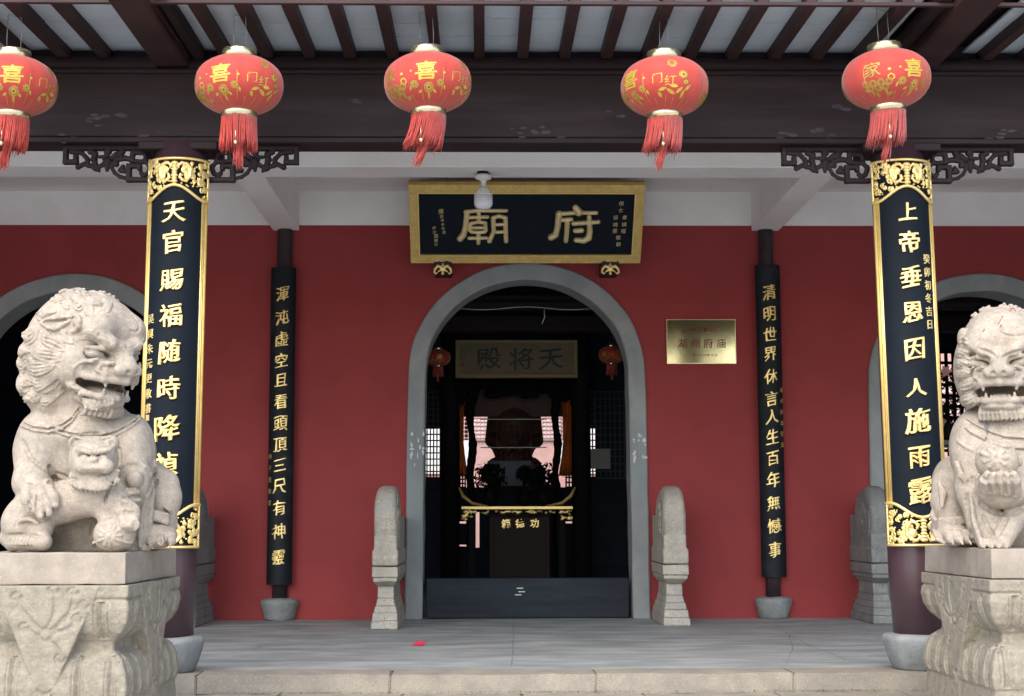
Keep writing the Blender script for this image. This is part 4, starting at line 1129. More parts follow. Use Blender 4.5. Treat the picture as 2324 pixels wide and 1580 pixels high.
def paw(S, base, fdir, wid, ln, r, n=4, spread=.9, down=0.0, k=.008):
    """toes of a paw reaching from base along fdir (unit), laid out across"""
    f = Vector(fdir).normalized(); side = f.cross(Vector((0, 0, 1))).normalized()
    for i in range(n):
        t = (i - (n - 1) / 2) / ((n - 1) / 2); a = base + side * wid * t * .5; b = a + f * ln * (1 - .18 * t * t) + side * wid * t * .12 + Vector((0, 0, -down))
        m_ = (a + b) / 2 + Vector((0, 0, r * .55))
        S.cap(a, m_, r * 1.05, r, k); S.cap(m_, b, r, r * .85, .004); S.cap(b, b + f * r * 1.3 + Vector((0, 0, -r * .9)), r * .45, r * .15, .002)

def collar(S, pts, r=.012):
    S.chain(pts, r, .006)
H_L = .0052
# ---------------- left lion (with cub)
Y0 = 7.0; ZT = UZ(286, 1251, 0).z
ZSL = EYE - (1251 - VPY) * Y0 / F             # slab top
def Lp(px, py, d): return U(px, py, Y0 + d)
def build_left():
    S = Sdf((U(-25, 1200, Y0 + .4).x, Y0 - .13, ZSL - .03), (U(425, 1200, Y0 + .4).x + .05, Y0 + 1.02, U(200, 640, Y0 + .4).z), H_L)
    k = .05
    S.ell(Lp(188, 1035, .48), (.31, .22, .30), k=k); S.ell(Lp(205, 1160, .58), (.30, .30, .28), k=k); S.ell(Lp(195, 985, .45), (.25, .23, .14), k=k)
    S.ell(Lp(200, 1235, .62), (.30, .28, .20), k=.03)
    # neck
    S.cap(Lp(195, 970, .42), Lp(190, 850, .42), .17, .14, .03)
    # arm over the cub (viewer's left)
    S.ell(Lp(92, 1015, .38), (.12, .15, .18), k=.05); S.cap(Lp(85, 1030, .34), Lp(72, 1095, .25), .105, .085, .04); S.cap(Lp(72, 1095, .25), Lp(92, 1122, .17), .085, .065, .03)
    for (a, b, c_) in (((62, 1108), (60, 1135), (72, 1160)), ((78, 1115), (80, 1148), (92, 1170)), ((97, 1115), (104, 1148), (112, 1165)), ((108, 1100), (122, 1130), (126, 1146))):
        S.chain([Lp(*a, .12), Lp(*b, .055), Lp(*c_, .045)], [.030, .026, .018], .008); S.cap(Lp(*c_, .045), Lp(c_[0] + 3, c_[1] + 10, .055), .012, .004, .003)
    # other shoulder and foreleg
    S.ell(Lp(306, 1035, .42), (.10, .16, .20), k=.05); S.ell(Lp(302, 1085, .30), (.085, .09, .12), k=.03)
    S.cap(Lp(312, 1120, .40), Lp(305, 1240, .42), .085, .080, .03)
    for (x, y, rx_, ry_) in ((306, 1088, 20, 20), (290, 1118, 30, 11), (296, 1136, 26, 10), (288, 1153, 26, 11), (297, 1170, 22, 10)):
        S.ell(Lp(x, y, .22), (M(rx_, 7.2), .06, M(ry_, 7.2)), k=.008)
    # hind leg at the right
    S.cap(Lp(371, 1100, .64), Lp(371, 1135, .58), .080, .083, .03); S.cap(Lp(372, 1130, .60), Lp(362, 1190, .56), .085, .070, .03)
    S.ell(Lp(338, 1110, .72), (.12, .20, .15), k=.04)
    S.ell(Lp(362, 1215, .52), (.085, .12, .065), k=.02)
    paw(S, Lp(358, 1226, .46), (0.1, -1, -.05), .115, .085, .030, 4, k=.006)
    for q in range(3): S.chain([Lp(322, 1164 + 6 * q, .50), Lp(350, 1163 + 7 * q, .44), Lp(378, 1170 + 8 * q, .46), Lp(398, 1186 + 6 * q, .56)], [.006, .012, .013, .012], .005)
    for q in range(3): S.chain([Lp(372 + 6 * q, 1150 + 4 * q, .48), Lp(390 + 2 * q, 1160 + 8 * q, .54), Lp(399, 1178 + 4 * q, .60)], [.008, .012, .010], .004)
    for q in range(3): S.chain([Lp(380, 1232 - 7 * q, .52), Lp(395, 1220 - 6 * q, .60)], [.012, .008], .004)
    # ---- cub
    S.ell(Lp(62, 1188, .24), (.118, .15, .125), k=.03); S.cap(Lp(75, 1165, .22), Lp(150, 1138, .18), .105, .095, .03); S.cap(Lp(150, 1138, .18), Lp(232, 1125, .17), .095, .095, .03)
    S.ell(Lp(95, 1195, .14), (.055, .06, .08), k=.02)
    S.cap(Lp(30, 1232, .16), Lp(98, 1230, .10), .036, .042, .02); S.cap(Lp(18, 1222, .20), Lp(30, 1235, .18), .04, .036, .02)
    for q in range(9): S.cap(Lp(34 + q * 8, 1222 + 2 * (q % 2), .075), Lp(28 + q * 8, 1236, .075), .009, .007, .003)
    S.chain([Lp(38, 1190, .10), Lp(48, 1180, .085), Lp(70, 1178, .08), Lp(84, 1186, .08)], .010, .010)
    S.cap(Lp(238, 1135, .16), Lp(245, 1175, .13), .080, .050, .03); S.cap(Lp(250, 1130, .15), Lp(292, 1165, .12), .075, .052, .025); S.cap(Lp(292, 1165, .12), Lp(298, 1188, .08), .050, .040, .02)
    for q in range(4): S.chain([Lp(278 + q * 9, 1175, .055), Lp(281 + q * 9, 1192, .035), Lp(282 + q * 8, 1200, .045)], [.019, .019, .012], .005)
    for q in range(3): S.chain([Lp(268 - q * 5, 1098 + q * 6, .10), Lp(262 - q * 8, 1130, .085), Lp(250 - q * 8, 1160, .09)], [.006, .009, .006], .004)
    # cub head
    HC = Lp(213, 1052, .085)
    S.ell(HC, (.108, .115, .118), k=.012); S.ell(Lp(200, 1035, .06), (.085, .10, .085), k=.02); S.ell(Lp(228, 1035, .06), (.080, .10, .085), k=.02); S.cap(Lp(213, 1085, .12), Lp(232, 1120, .17), .095, .10, .02)
    for g in (-1, 1):
        S.ell(Lp(213 + g * 41, 1006, .035), (.034, .034, .036), k=.008); S.ell(Lp(213 + g * 41, 1006, .000), (.015, .014, .018), k=.006, sub=True)
        S.ell(Lp(213 + g * 20, 1037, -0.034), (.034, .02, .018), k=.01, sub=True); S.ell(Lp(213 + g * 20, 1038, -0.026), (.022, .018, .013), k=.004)
        S.cap(Lp(213 + g * 6, 1026, -0.050), Lp(213 + g * 36, 1020, -0.030), .014, .012, .008)
        S.ell(Lp(213 + g * 26, 1058, -0.030), (.04, .035, .035), k=.012)
    S.ell(Lp(213, 1048, -0.030), (.034, .04, .026), k=.012); S.ell(Lp(213, 1043, -0.063), (.020, .014, .014), k=.006); S.ell(Lp(213, 1062, -0.035), (.052, .04, .022), k=.01)
    S.cap(Lp(192, 1071, -0.055), Lp(234, 1071, -0.055), .0055, .0055, .004, sub=True)
    S.cap(Lp(190, 1001, 0.045), Lp(236, 1001, 0.045), .022, .022, .012)
    for i in range(11):
        t = i / 10; px, py = 166 + 98 * t, 1082 + 26 * math.sin(PI * (.15 + .7 * t)) - 4 * t; d_ = .035 - .05 * math.sin(PI * t)
        for row in (0, 1):
            pts = [Lp(px + (7 - .7 * q) * math.cos(q * .9 + i), py - row * 15 + (7 - .7 * q) * math.sin(q * .9 + i), d_ + row * .006) for q in range(8)]; S.chain(pts, .0105, .003)
        S.chain([Lp(px - 2, py + 2, d_ + .012), Lp(px + 3, py + 14, d_ + .045)], [.012, .005], .003)
    # ball
    BC = Lp(260, 1213, .115); RBl = .098
    S.ell(BC, (RBl, RBl, RBl * .90), k=.008)
    for i in range(12):
        a = 2 * PI * i / 12; 
        def bp(r_): 
            x, z_ = r_ * math.cos(a), r_ * math.sin(a) - .005; return BC + Vector((x, -math.sqrt(max(0, RBl ** 2 - x * x - (z_ / .9) ** 2)) - .001, z_))
        S.cap(bp(.024), bp(.052), .006, .007, .003)
    pts = [BC + Vector((RBl * .98 * math.sin(a), -RBl * .98 * math.cos(a), -.028 + .012 * math.cos(a * 3))) for a in [(-1.3 + 2.6 * q / 14) for q in range(15)]]; S.chain(pts, .0055, .003)
    S.ell(BC + Vector((0, -RBl, -.005)), (.012, .008, .012), k=.003)
    # head last
    yaw, pit = math.radians(54), math.radians(-13)
    s_, f_, u_ = basis(yaw, pit); nose = Lp(299, 842, .13); O = nose - (f_ * .315 + u_ * (-.058)) * 1.07
    lion_head(S, O, yaw, pit, 1.07, False, 1.0, -1, (1,), .84)
    for x, y, R_ in ((120, 915, 42), (95, 900, 36), (150, 905, 40), (75, 870, 34)): S.ell(U(x, y, 7.38), (M(R_, 7.3), .13, M(R_ * .95, 7.3)), k=.03)
    # ---- carved lines traced on the stone
    def z5(pts): return [((40 + x / 4.158) * .9204, (700 + y / 4.158) * .9204) for x, y in pts]
    def resample(p, n):
        out = []
        for i in range(n):
            t = i / (n - 1) * (len(p) - 1); j = min(int(t), len(p) - 2); f = t - j; out.append((p[j][0] * (1 - f) + p[j + 1][0] * f, p[j][1] * (1 - f) + p[j + 1][1] * f))
        return out
    base = S.f.copy()
    todo = []
    def bundle(top, bot, n, r=.0068, lift=.005):
        a_, b_ = resample(z5(top), 8), resample(z5(bot), 8)
        for i in range(n):
            t = i / (n - 1); pts = [(x0 * (1 - t) + x1 * t, y0 * (1 - t) + y1 * t) for (x0, y0), (x1, y1) in zip(a_, b_)]
            todo.append(([S.surf(*p) for p in pts], [r * .8] + [r] * 6 + [r * .7], lift))
    def curl(x, y, R_, ph=0, dirn=1, r=.0062):
        pts = [(x + R_ * (1 - k / 17) * math.cos(dirn * k * .62 + ph), y + R_ * (1 - k / 17) * math.sin(dirn * k * .62 + ph)) for k in range(16)]
        todo.append(([S.surf(*p) for p in z5(pts)], [r] * 16, .006))
    # a raised bed under the mane so that the locks stand out
    for x, y, R_ in ((400, 600, 80), (300, 720, 90), (260, 860, 100), (290, 1010, 110), (340, 1150, 100), (150, 530, 90), (90, 680, 80), (70, 810, 80), (80, 1040, 90), (180, 1150, 80), (330, 300, 90), (640, 210, 90), (760, 220, 80)):
        p = S.surf(*z5([(x, y)])[0])
        if p is not None: S.ell(p + Vector((0, .02, 0)), (M(R_ * .2214, 7.3), .035, M(R_ * .2214, 7.3)), k=.02)
    bundle([(270, 545), (350, 545), (430, 580), (500, 640)], [(270, 600), (340, 640), (420, 680), (490, 690)], 3)
    bundle([(155, 690), (250, 675), (350, 680), (460, 720)], [(165, 740), (260, 780), (370, 800), (450, 790)], 4)
    bundle([(110, 830), (200, 820), (300, 810), (410, 800)], [(120, 880), (190, 945), (280, 920), (400, 860)], 4)
    bundle([(150, 960), (210, 990), (300, 960), (410, 890)], [(170, 1060), (230, 1100), (320, 1040), (430, 960)], 4)
    bundle([(240, 1130), (320, 1110), (400, 1060), (440, 1010)], [(260, 1240), (330, 1240), (420, 1160), (500, 1090)], 5)
    bundle([(460, 550), (530, 545), (600, 570)], [(480, 590), (530, 600), (590, 610)], 3)
    bundle([(200, 440), (160, 460), (100, 500), (75, 540)], [(230, 480), (200, 560), (150, 610), (100, 625)], 4)
    bundle([(130, 620), (80, 660), (40, 690), (25, 720)], [(150, 690), (110, 700), (60, 720), (35, 745)], 3)
    bundle([(90, 760), (60, 800), (40, 790), (25, 760)], [(100, 840), (70, 880), (40, 870), (25, 830)], 3)
    bundle([(120, 1000), (80, 960), (40, 930)], [(130, 1140), (90, 1190), (60, 1150), (35, 1080)], 4)
    bundle([(210, 310), (300, 250), (400, 225), (480, 240)], [(240, 380), (300, 310), (400, 290), (480, 280)], 4)
    bundle([(560, 140), (620, 180), (700, 230), (720, 320)], [(640, 120), (700, 170), (780, 230), (790, 330)], 4)
    bundle([(720, 150), (800, 160), (860, 190)], [(760, 210), (820, 210), (850, 220)], 3)
    bundle([(900, 150), (930, 190), (910, 260)], [(980, 190), (970, 240), (940, 290)], 3)
    bundle([(480, 130), (420, 160), (360, 180)], [(520, 180), (450, 200), (380, 230)], 3)
    bundle([(640, 520), (720, 480), (790, 490), (860, 560), (960, 590), (1030, 620)], [(600, 590), (700, 560), (780, 560), (860, 620), (950, 650), (1040, 680)], 4, .0055, .003)
    bundle([(1080, 640), (1150, 700), (1250, 640), (1320, 560)], [(1090, 680), (1160, 740), (1260, 690), (1330, 610)], 3, .0055, .003)
    for x, y, R_, ph, dn in ((310, 510, 38, 0, 1), (490, 500, 34, 1, 1), (210, 645, 38, 0, 1), (150, 790, 42, 0, 1), (135, 1000, 42, 1, 1), (185, 1175, 46, 0, 1), (85, 530, 44, 2, -1), (70, 690, 38, 2, 1), (45, 800, 36, 1, 1), (75, 1010, 40, 1, 1), (640, 220, 58, 0, 1), (250, 350, 36, 0, -1), (800, 500, 36, 0, 1), (1000, 630, 26, 0, 1), (520, 220, 40, 1, 1), (880, 190, 34, 2, 1), (60, 900, 38, 2, 1), (100, 1180, 36, 0, 1)): curl(x, y, R_, ph, dn)
    # beard strands
    tp = resample(z5([(650, 1130), (700, 1180), (780, 1200), (900, 1210), (1000, 1190)]), 10); bt = resample(z5([(690, 1270), (760, 1290), (850, 1300), (940, 1300), (990, 1270)]), 10)
    for a_, b_ in zip(tp, bt): todo.append(([S.surf(a_[0] * (1 - t) + b_[0] * t, a_[1] * (1 - t) + b_[1] * t) for t in (0, .5, 1)], [.008, .009, .006], .006))
    # wrinkles by the nose, cheek ring
    for pts in ([(930, 800), (895, 860), (925, 930)], [(960, 790), (925, 860), (960, 935)], [(600, 1010), (575, 900), (610, 830), (700, 790), (780, 800)], [(560, 1020), (540, 1080), (600, 1100)], [(590, 1010), (570, 1060), (640, 1080)]): todo.append(([S.surf(*p) for p in z5(resample(pts, 6))], [.007] * 6, .002))
    # ear leaf
    for pts in ([(265, 400), (330, 450), (400, 465), (480, 430), (550, 370)], [(265, 400), (350, 365), (450, 345), (560, 345)], [(380, 350), (450, 310), (560, 300), (640, 340), (660, 400), (630, 470), (580, 490)]): todo.append(([S.surf(*p) for p in z5(resample(pts, 9))], [.011] * 9, .008))
    for P3, rr, lift in todo:
        for i in range(len(P3) - 1):
            a_, b_ = P3[i], P3[i + 1]
            if a_ is None or b_ is None or (a_ - b_).length > .09: continue
            o_ = Vector((0, -lift, 0)); S.cap(a_ + o_, b_ + o_, rr[i], rr[i + 1], .003)
    S.draw(z5(resample([(290, 395), (380, 380), (480, 372), (550, 362)], 8)), .008, .004, True)
    S.draw(z5(resample([(1170, 480), (1230, 500), (1265, 450), (1250, 380), (1180, 310), (1090, 260)], 12)), .005, .003, True)
    for pts, r_ in (([(160, 1092), (155, 1060), (160, 1020), (170, 996), (190, 989), (215, 988), (240, 990), (262, 1000), (272, 1030), (272, 1070), (268, 1100)], .014), ([(112, 1094), (130, 1092), (150, 1090)], .014), ([(112, 1060), (125, 1085), (128, 1108)], .012),
                    ([(212, 1186), (208, 1205), (212, 1228), (222, 1246)], .010), ([(306, 1186), (311, 1206), (308, 1230), (300, 1246)], .012), ([(354, 1090), (345, 1130), (340, 1180)], .012), ([(58, 1150), (75, 1172), (92, 1182), (112, 1176)], .009),
                    ([(285, 1110), (310, 1112)], .007), ([(280, 1128), (312, 1130)], .007), ([(278, 1145), (312, 1148)], .007), ([(282, 1162), (312, 1166)], .007), ([(70, 1165), (66, 1140)], .006), ([(86, 1175), (83, 1148), (86, 1125)], .006), ([(103, 1172), (100, 1148), (98, 1122)], .006),
                    ([(20, 1215), (45, 1214), (80, 1216), (105, 1222)], .007), ([(345, 1238), (347, 1222)], .006), ([(362, 1240), (362, 1222)], .006), ([(378, 1238), (376, 1222)], .006)):
        S.draw(resample(pts, 14), r_, .006, True)
    # bib collar, drape edges, folds, all following the body
    for off in (0, 11):
        for pts in ([(48, 955), (75, 966), (110, 970), (140, 962), (165, 945), (178, 925)], [(118, 966), (150, 977), (190, 986), (230, 985), (265, 976), (300, 957), (325, 936)]):
            S.draw([(x, y + off) for x, y in resample(pts, 16)], .007 if off else .009, .004, False, .002)
            S.draw([(x, y + off + 5) for x, y in resample(pts, 16)], .006, .003, True)
    S.draw(resample([(350, 1048), (354, 1075), (345, 1105), (330, 1130), (322, 1165), (318, 1205), (318, 1240)], 20), .011, .006, False, .002)
    S.draw(resample([(262, 1085), (270, 1065), (290, 1050), (315, 1050), (338, 1066), (346, 1092), (338, 1115)], 16), .009, .008, False, .0)
    S.draw(resample([(50, 1000), (70, 1040), (95, 1060), (125, 1088)], 10), .008, .01, True)
    S.draw(resample([(130, 1075), (175, 1090)], 5), .008, .006, True)
    S.draw(resample([(35, 1195), (38, 1180), (55, 1172), (78, 1172)], 8), .006, .004, True)
    for k_ in range(3): S.draw(resample([(262 - 6 * k_, 1085 + 10 * k_), (250 - 6 * k_, 1110 + 8 * k_), (240, 1128 + 8 * k_)], 6), .006, .004, True)
    # trim at the slab top
    q = S.region(S.lo, (S.lo[0] + 9, S.lo[1] + 9, ZSL + .02)); sl_, X, Y, Z = q
    S.f[sl_] = np.maximum(S.f[sl_], (ZSL + .001 - Z) + 0 * X + 0 * Y)
    return S.mesh('stone_lion')
lm = build_left()
LL = thing('stone_lion', 'pale granite lion on the left, head turned right, paw on a cub', 'statue', (Lp(200, 1250, .5).x, Y0 + .5, ZSL), group='guardian lions')
part('lion_body', lm, M_granite, LL)
# ---------------- right lion
Y1 = 7.30
ZSR = EYE - (1243 + 3 - VPY) * Y1 / F
ZSR = ZSL
def Rp(px, py, d): return U(px, py, Y1 + d)
MARKS, MARKS2 = [], []
def build_right():
    S = Sdf((U(2095, 1200, Y1 + .3).x - .03, Y1 - .11, ZSR - .03), (U(2490, 1200, Y1 + .3).x, Y1 + 1.02, U(2280, 660, Y1 + .4).z), H_L)
    k = .05; MX = 2290
    S.ell(Rp(2285, 1020, .48), (.27, .26, .30), k=k); S.ell(Rp(2295, 1150, .60), (.30, .30, .28), k=k); S.ell(Rp(2285, 975, .46), (.20, .22, .14), k=k)
    S.ell(Rp(2295, 1230, .66), (.28, .26, .2), k=.03)
    S.cap(Rp(2285, 965, .44), Rp(2285, 860, .46), .155, .14, .03)
    for g in (-1, 1):
        c_ = 2290
        S.ell(Rp(c_ + g * 85, 1020, .42), (.105, .16, .19), k=.05)
    # near foreleg runs down to a paw; strap along it
    S.chain([Rp(2208, 1030, .38), Rp(2214, 1110, .34), Rp(2236, 1185, .30), Rp(2252, 1232, .26)], [.105, .098, .088, .070], .03)
    S.ell(Rp(2250, 1232, .22), (.065, .09, .035), k=.02); paw(S, Rp(2250, 1236, .18), (0, -1, -.02), .09, .05, .022, 4)
    S.chain([Rp(2345, 1100, .30), Rp(2318, 1150, .24), Rp(2290, 1195, .20), Rp(2268, 1235, .18)], [.07, .064, .056, .055], .02)
    S.chain([Rp(2200, 1090, .28), Rp(2206, 1130, .25), Rp(2212, 1180, .22), Rp(2226, 1225, .17), Rp(2250, 1243, .14)], .009, .005)
    S.chain([Rp(2170, 1050, .30), Rp(2180, 1080, .27), Rp(2196, 1098, .27)], .012, .006)
    # forearm that cradles the ball, ball, fingers
    BC = Rp(2262, 1046, .07); RBl = .104
    S.ell(Rp(2278, 1108, .20), (.145, .13, .105), k=.02); S.cap(Rp(2345, 1040, .34), Rp(2300, 1105, .22), .10, .09, .03)
    S.ell(BC, RBl, k=.002)
    for q in range(4): S.chain([Rp(2282 + q * 5, 1022 + q * 11, .05), Rp(2262 + q * 2, 1018 + q * 12, .025), Rp(2248 + q * 2, 1022 + q * 12, .035)] if q < 2 else [Rp(2310, 1050, .06), Rp(2296, 1044, .03)], [.024, .022, .014] if q < 2 else [.022, .02], .006)
    for q in range(5): S.chain([Rp(2232 + q * 18, 1108 + 2 * q, .07), Rp(2236 + q * 17, 1090, .00), Rp(2241 + q * 15, 1076 + (q % 2) * 3, -.02)], [.032, .028, .018], .004)
    for a0 in range(9):
        a = 2 * PI * a0 / 9; cc = BC + Vector((-.02, 0, .0))
        def bp(r_):
            x, z_ = r_ * math.cos(a) - .035, r_ * math.sin(a) + .01; return BC + Vector((x, -math.sqrt(max(0, RBl ** 2 - x * x - z_ * z_)), z_))
        S.cap(bp(.016), bp(.050), .0085, .0095, .003)
    # hind legs
    S.cap(Rp(2150, 1098, .62), Rp(2150, 1140, .56), .082, .080, .03); S.cap(Rp(2150, 1140, .56), Rp(2165, 1190, .52), .080, .070, .03); S.ell(Rp(2170, 1100, .72), (.12, .2, .16), k=.04)
    S.ell(Rp(2162, 1212, .46), (.085, .12, .060), k=.02); paw(S, Rp(2176, 1222, .38), (.05, -1, -.02), .105, .075, .030, 4)
    S.cap(Rp(2440, 1098, .62), Rp(2440, 1190, .52), .085, .08, .03); S.ell(Rp(2430, 1212, .46), (.085, .12, .060), k=.02); paw(S, Rp(2425, 1222, .38), (0, -1, -.02), .105, .075, .030, 4)
    for q in range(3): S.chain([Rp(2200, 1172 + 6 * q, .40), Rp(2165, 1178 + 6 * q, .38), Rp(2135, 1180 + 7 * q, .46), Rp(2114, 1190 + 8 * q, .58)], [.006, .011, .013, .009], .005)
    for q in range(3): S.chain([Rp(2120 + 4 * q, 1152 + 4 * q, .56), Rp(2115 + 2 * q, 1170 + 5 * q, .56), Rp(2128, 1185, .5)], [.010, .013, .010], .004)
    for q in range(4): S.chain([Rp(2120 + 5 * q, 1205 + 4 * q, .46), Rp(2128 + 7 * q, 1224, .40), Rp(2150, 1236, .36)], [.011, .012, .007], .004)
    S.chain([Rp(2132, 1095, .50), Rp(2140, 1120, .47), Rp(2138, 1150, .46)], [.01, .02, .01], .012)
    yaw, pit = math.radians(-22), math.radians(-3)
    s_, f_, u_ = basis(yaw, pit); nose = Rp(2266, 842, .10); O = nose - (f_ * .315 + u_ * (-.058))
    lion_head(S, O, yaw, pit, 1.04, True, 1.1, -1, (1,))
    S.ell(Rp(2187, 768, .36), (.030, .05, .055), k=.012); S.ell(Rp(2183, 772, .31), (.012, .03, .034), k=.006, sub=True)
    def z8(pts): return [((2300 + x / 3.951) * .9204, (700 + y / 3.951) * .9204) for x, y in pts]
    def resample(p, n):
        out = []
        for i in range(n):
            t = i / (n - 1) * (len(p) - 1); j = min(int(t), len(p) - 2); f = t - j; out.append((p[j][0] * (1 - f) + p[j + 1][0] * f, p[j][1] * (1 - f) + p[j + 1][1] * f))
        return out
    for off in (0, 24):
        pts = resample([(2192, 948), (2212, 962), (2240, 976), (2280, 990), (2330, 993), (2380, 975)], 18)
        S.draw([(x, y + off) for x, y in pts], .008, .004, False, .002); S.draw([(x, y + off + 5) for x, y in pts], .006, .003, True)
    S.draw(resample([(2172, 1000), (2190, 1014), (2215, 1026), (2232, 1030)], 8), .008, .004, False, .002)
    S.draw(resample([(2172, 1050), (2180, 1072), (2196, 1090), (2203, 1130), (2208, 1180), (2222, 1222)], 18), .009, .005, False, .002)
    for x, y, R_ in ((290, 680, 60), (285, 780, 62), (290, 880, 66), (330, 1000, 72), (360, 1130, 84), (330, 560, 55)):
        p_ = z8([(x, y)])[0]; S.ell(U(*p_, 7.30 + .36), (M(R_ * .233, 7.6), .09, M(R_ * .22, 7.6)), k=.02)
    todo = []
    for top, bot, n in (([(245, 640), (290, 650), (335, 670)], [(240, 705), (300, 710), (345, 730)], 3), ([(235, 745), (280, 760), (330, 780)], [(240, 800), (290, 820), (345, 835)], 3),
                        ([(238, 860), (290, 855), (350, 870)], [(245, 930), (310, 925), (390, 930)], 4), ([(262, 980), (330, 945), (400, 940)], [(275, 1060), (350, 1065), (440, 1010)], 4), ([(285, 1110), (350, 1085), (450, 1040)], [(300, 1210), (380, 1200), (480, 1110)], 4),
                        ([(270, 540), (300, 530), (330, 545)], [(250, 610), (290, 610), (320, 620)], 3)):
        a_, b_ = resample(z8(top), 6), resample(z8(bot), 6)
        for i in range(n):
            t = i / (n - 1); todo.append([S.surf(x0 * (1 - t) + x1 * t, y0 * (1 - t) + y1 * t) for (x0, y0), (x1, y1) in zip(a_, b_)])
    for P3 in todo:
        for a_, b_ in zip(P3, P3[1:]):
            if a_ is None or b_ is None or (a_ - b_).length > .09: continue
            S.cap(a_ + Vector((0, -.006, 0)), b_ + Vector((0, -.006, 0)), .0078, .0078, .003)
    for pts, r_ in (([(2264 + 50 * math.cos(a_), 1050 + 50 * math.sin(a_)) for a_ in [math.radians(120 + 160 * q_ / 13) for q_ in range(14)]], .012), ([(2208, 1085), (2211, 1115), (2228, 1146), (2255, 1164), (2290, 1168), (2320, 1160)], .012),
                    ([(2150, 1236), (2180, 1240), (2200, 1236)], .008), ([(2198, 1095), (2194, 1140), (2200, 1190), (2208, 1232)], .011), ([(2232, 1240), (2234, 1222)], .006), ([(2250, 1240), (2250, 1224)], .006), ([(2268, 1240), (2267, 1224)], .006),
                    ([(2232, 1172), (2244, 1200), (2254, 1216)], .010), ([(2285, 1176), (2272, 1200), (2262, 1218)], .010), ([(2222, 792), (2245, 800), (2262, 812)], .007), ([(2318, 796), (2296, 802), (2275, 812)], .007)):
        S.draw(resample(pts, 14), r_, .006, True)
    # finger clefts and the net on the ball
    for pts in ([(2245, 1080), (2244, 1100), (2250, 1125)], [(2262, 1080), (2262, 1100), (2267, 1126)], [(2279, 1080), (2280, 1100), (2283, 1126)], [(2295, 1082), (2297, 1100), (2298, 1126)]): S.draw(resample(pts, 8), .007, .005, True)
    S.draw(resample([(2262, 735), (2270, 757), (2300, 764), (2340, 758)], 8), .005, .003, True)
    MARKS.extend([[S.surf(*z8([p_])[0]) for p_ in st] for st in ([(684, 312), (668, 330), (655, 360), (636, 392)], [(505, 438), (495, 452), (484, 466)], [(750, 262), (765, 236), (790, 240), (805, 268)], [(672, 396), (658, 406), (662, 424)])])
    for (ex, ey, nr) in ((525, 1385, 26), (530, 1440, 18), (520, 1500, 12), (512, 1410, 16)):
        MARKS2.append([S.surf(*z8([(ex + nr * math.cos(a_) * (.8 + .3 * math.sin(3 * a_ + ex)), ey + nr * 1.3 * math.sin(a_))])[0]) for a_ in [q_ * PI / 6 for q_ in range(12)]])
    q = S.region(S.lo, (S.lo[0] + 9, S.lo[1] + 9, ZSR + .02)); sl_, X, Y, Z = q
    S.f[sl_] = np.maximum(S.f[sl_], (ZSR + .001 - Z) + 0 * X + 0 * Y)
    return S.mesh('stone_lion')
rm = build_right()
RL = thing('stone_lion', 'pale granite lion cut by the right edge, facing front and cradling a ball', 'statue', (Rp(2290, 1250, .5).x, Y1 + .5, ZSR), group='guardian lions')
rb_ = part('lion_body', rm, M_granite, RL)
for st in MARKS:
    pts = [p + Vector((0, -.004, 0)) for p in st if p is not None]
    if len(pts) > 1:
        bm = bmesh.new(); tube_into(bm, pts, .0022, 5); part('paint_mark', tomesh(bm, 'paint_mark', True), M_stainr, rb_)
for st in MARKS2:
    pts = [p + Vector((0, -.0045, 0)) for p in st if p is not None]
    if len(pts) > 4:
        bm = bmesh.new(); cc_ = sum(pts, Vector()) / len(pts); c0 = bm.verts.new(cc_); vv = [bm.verts.new(p) for p in pts]
        for i_ in range(len(vv)): bm.faces.new((c0, vv[i_], vv[(i_ + 1) % len(vv)]))
        part('dark_patch', tomesh(bm, 'dark_patch', True), M_stainb, rb_)

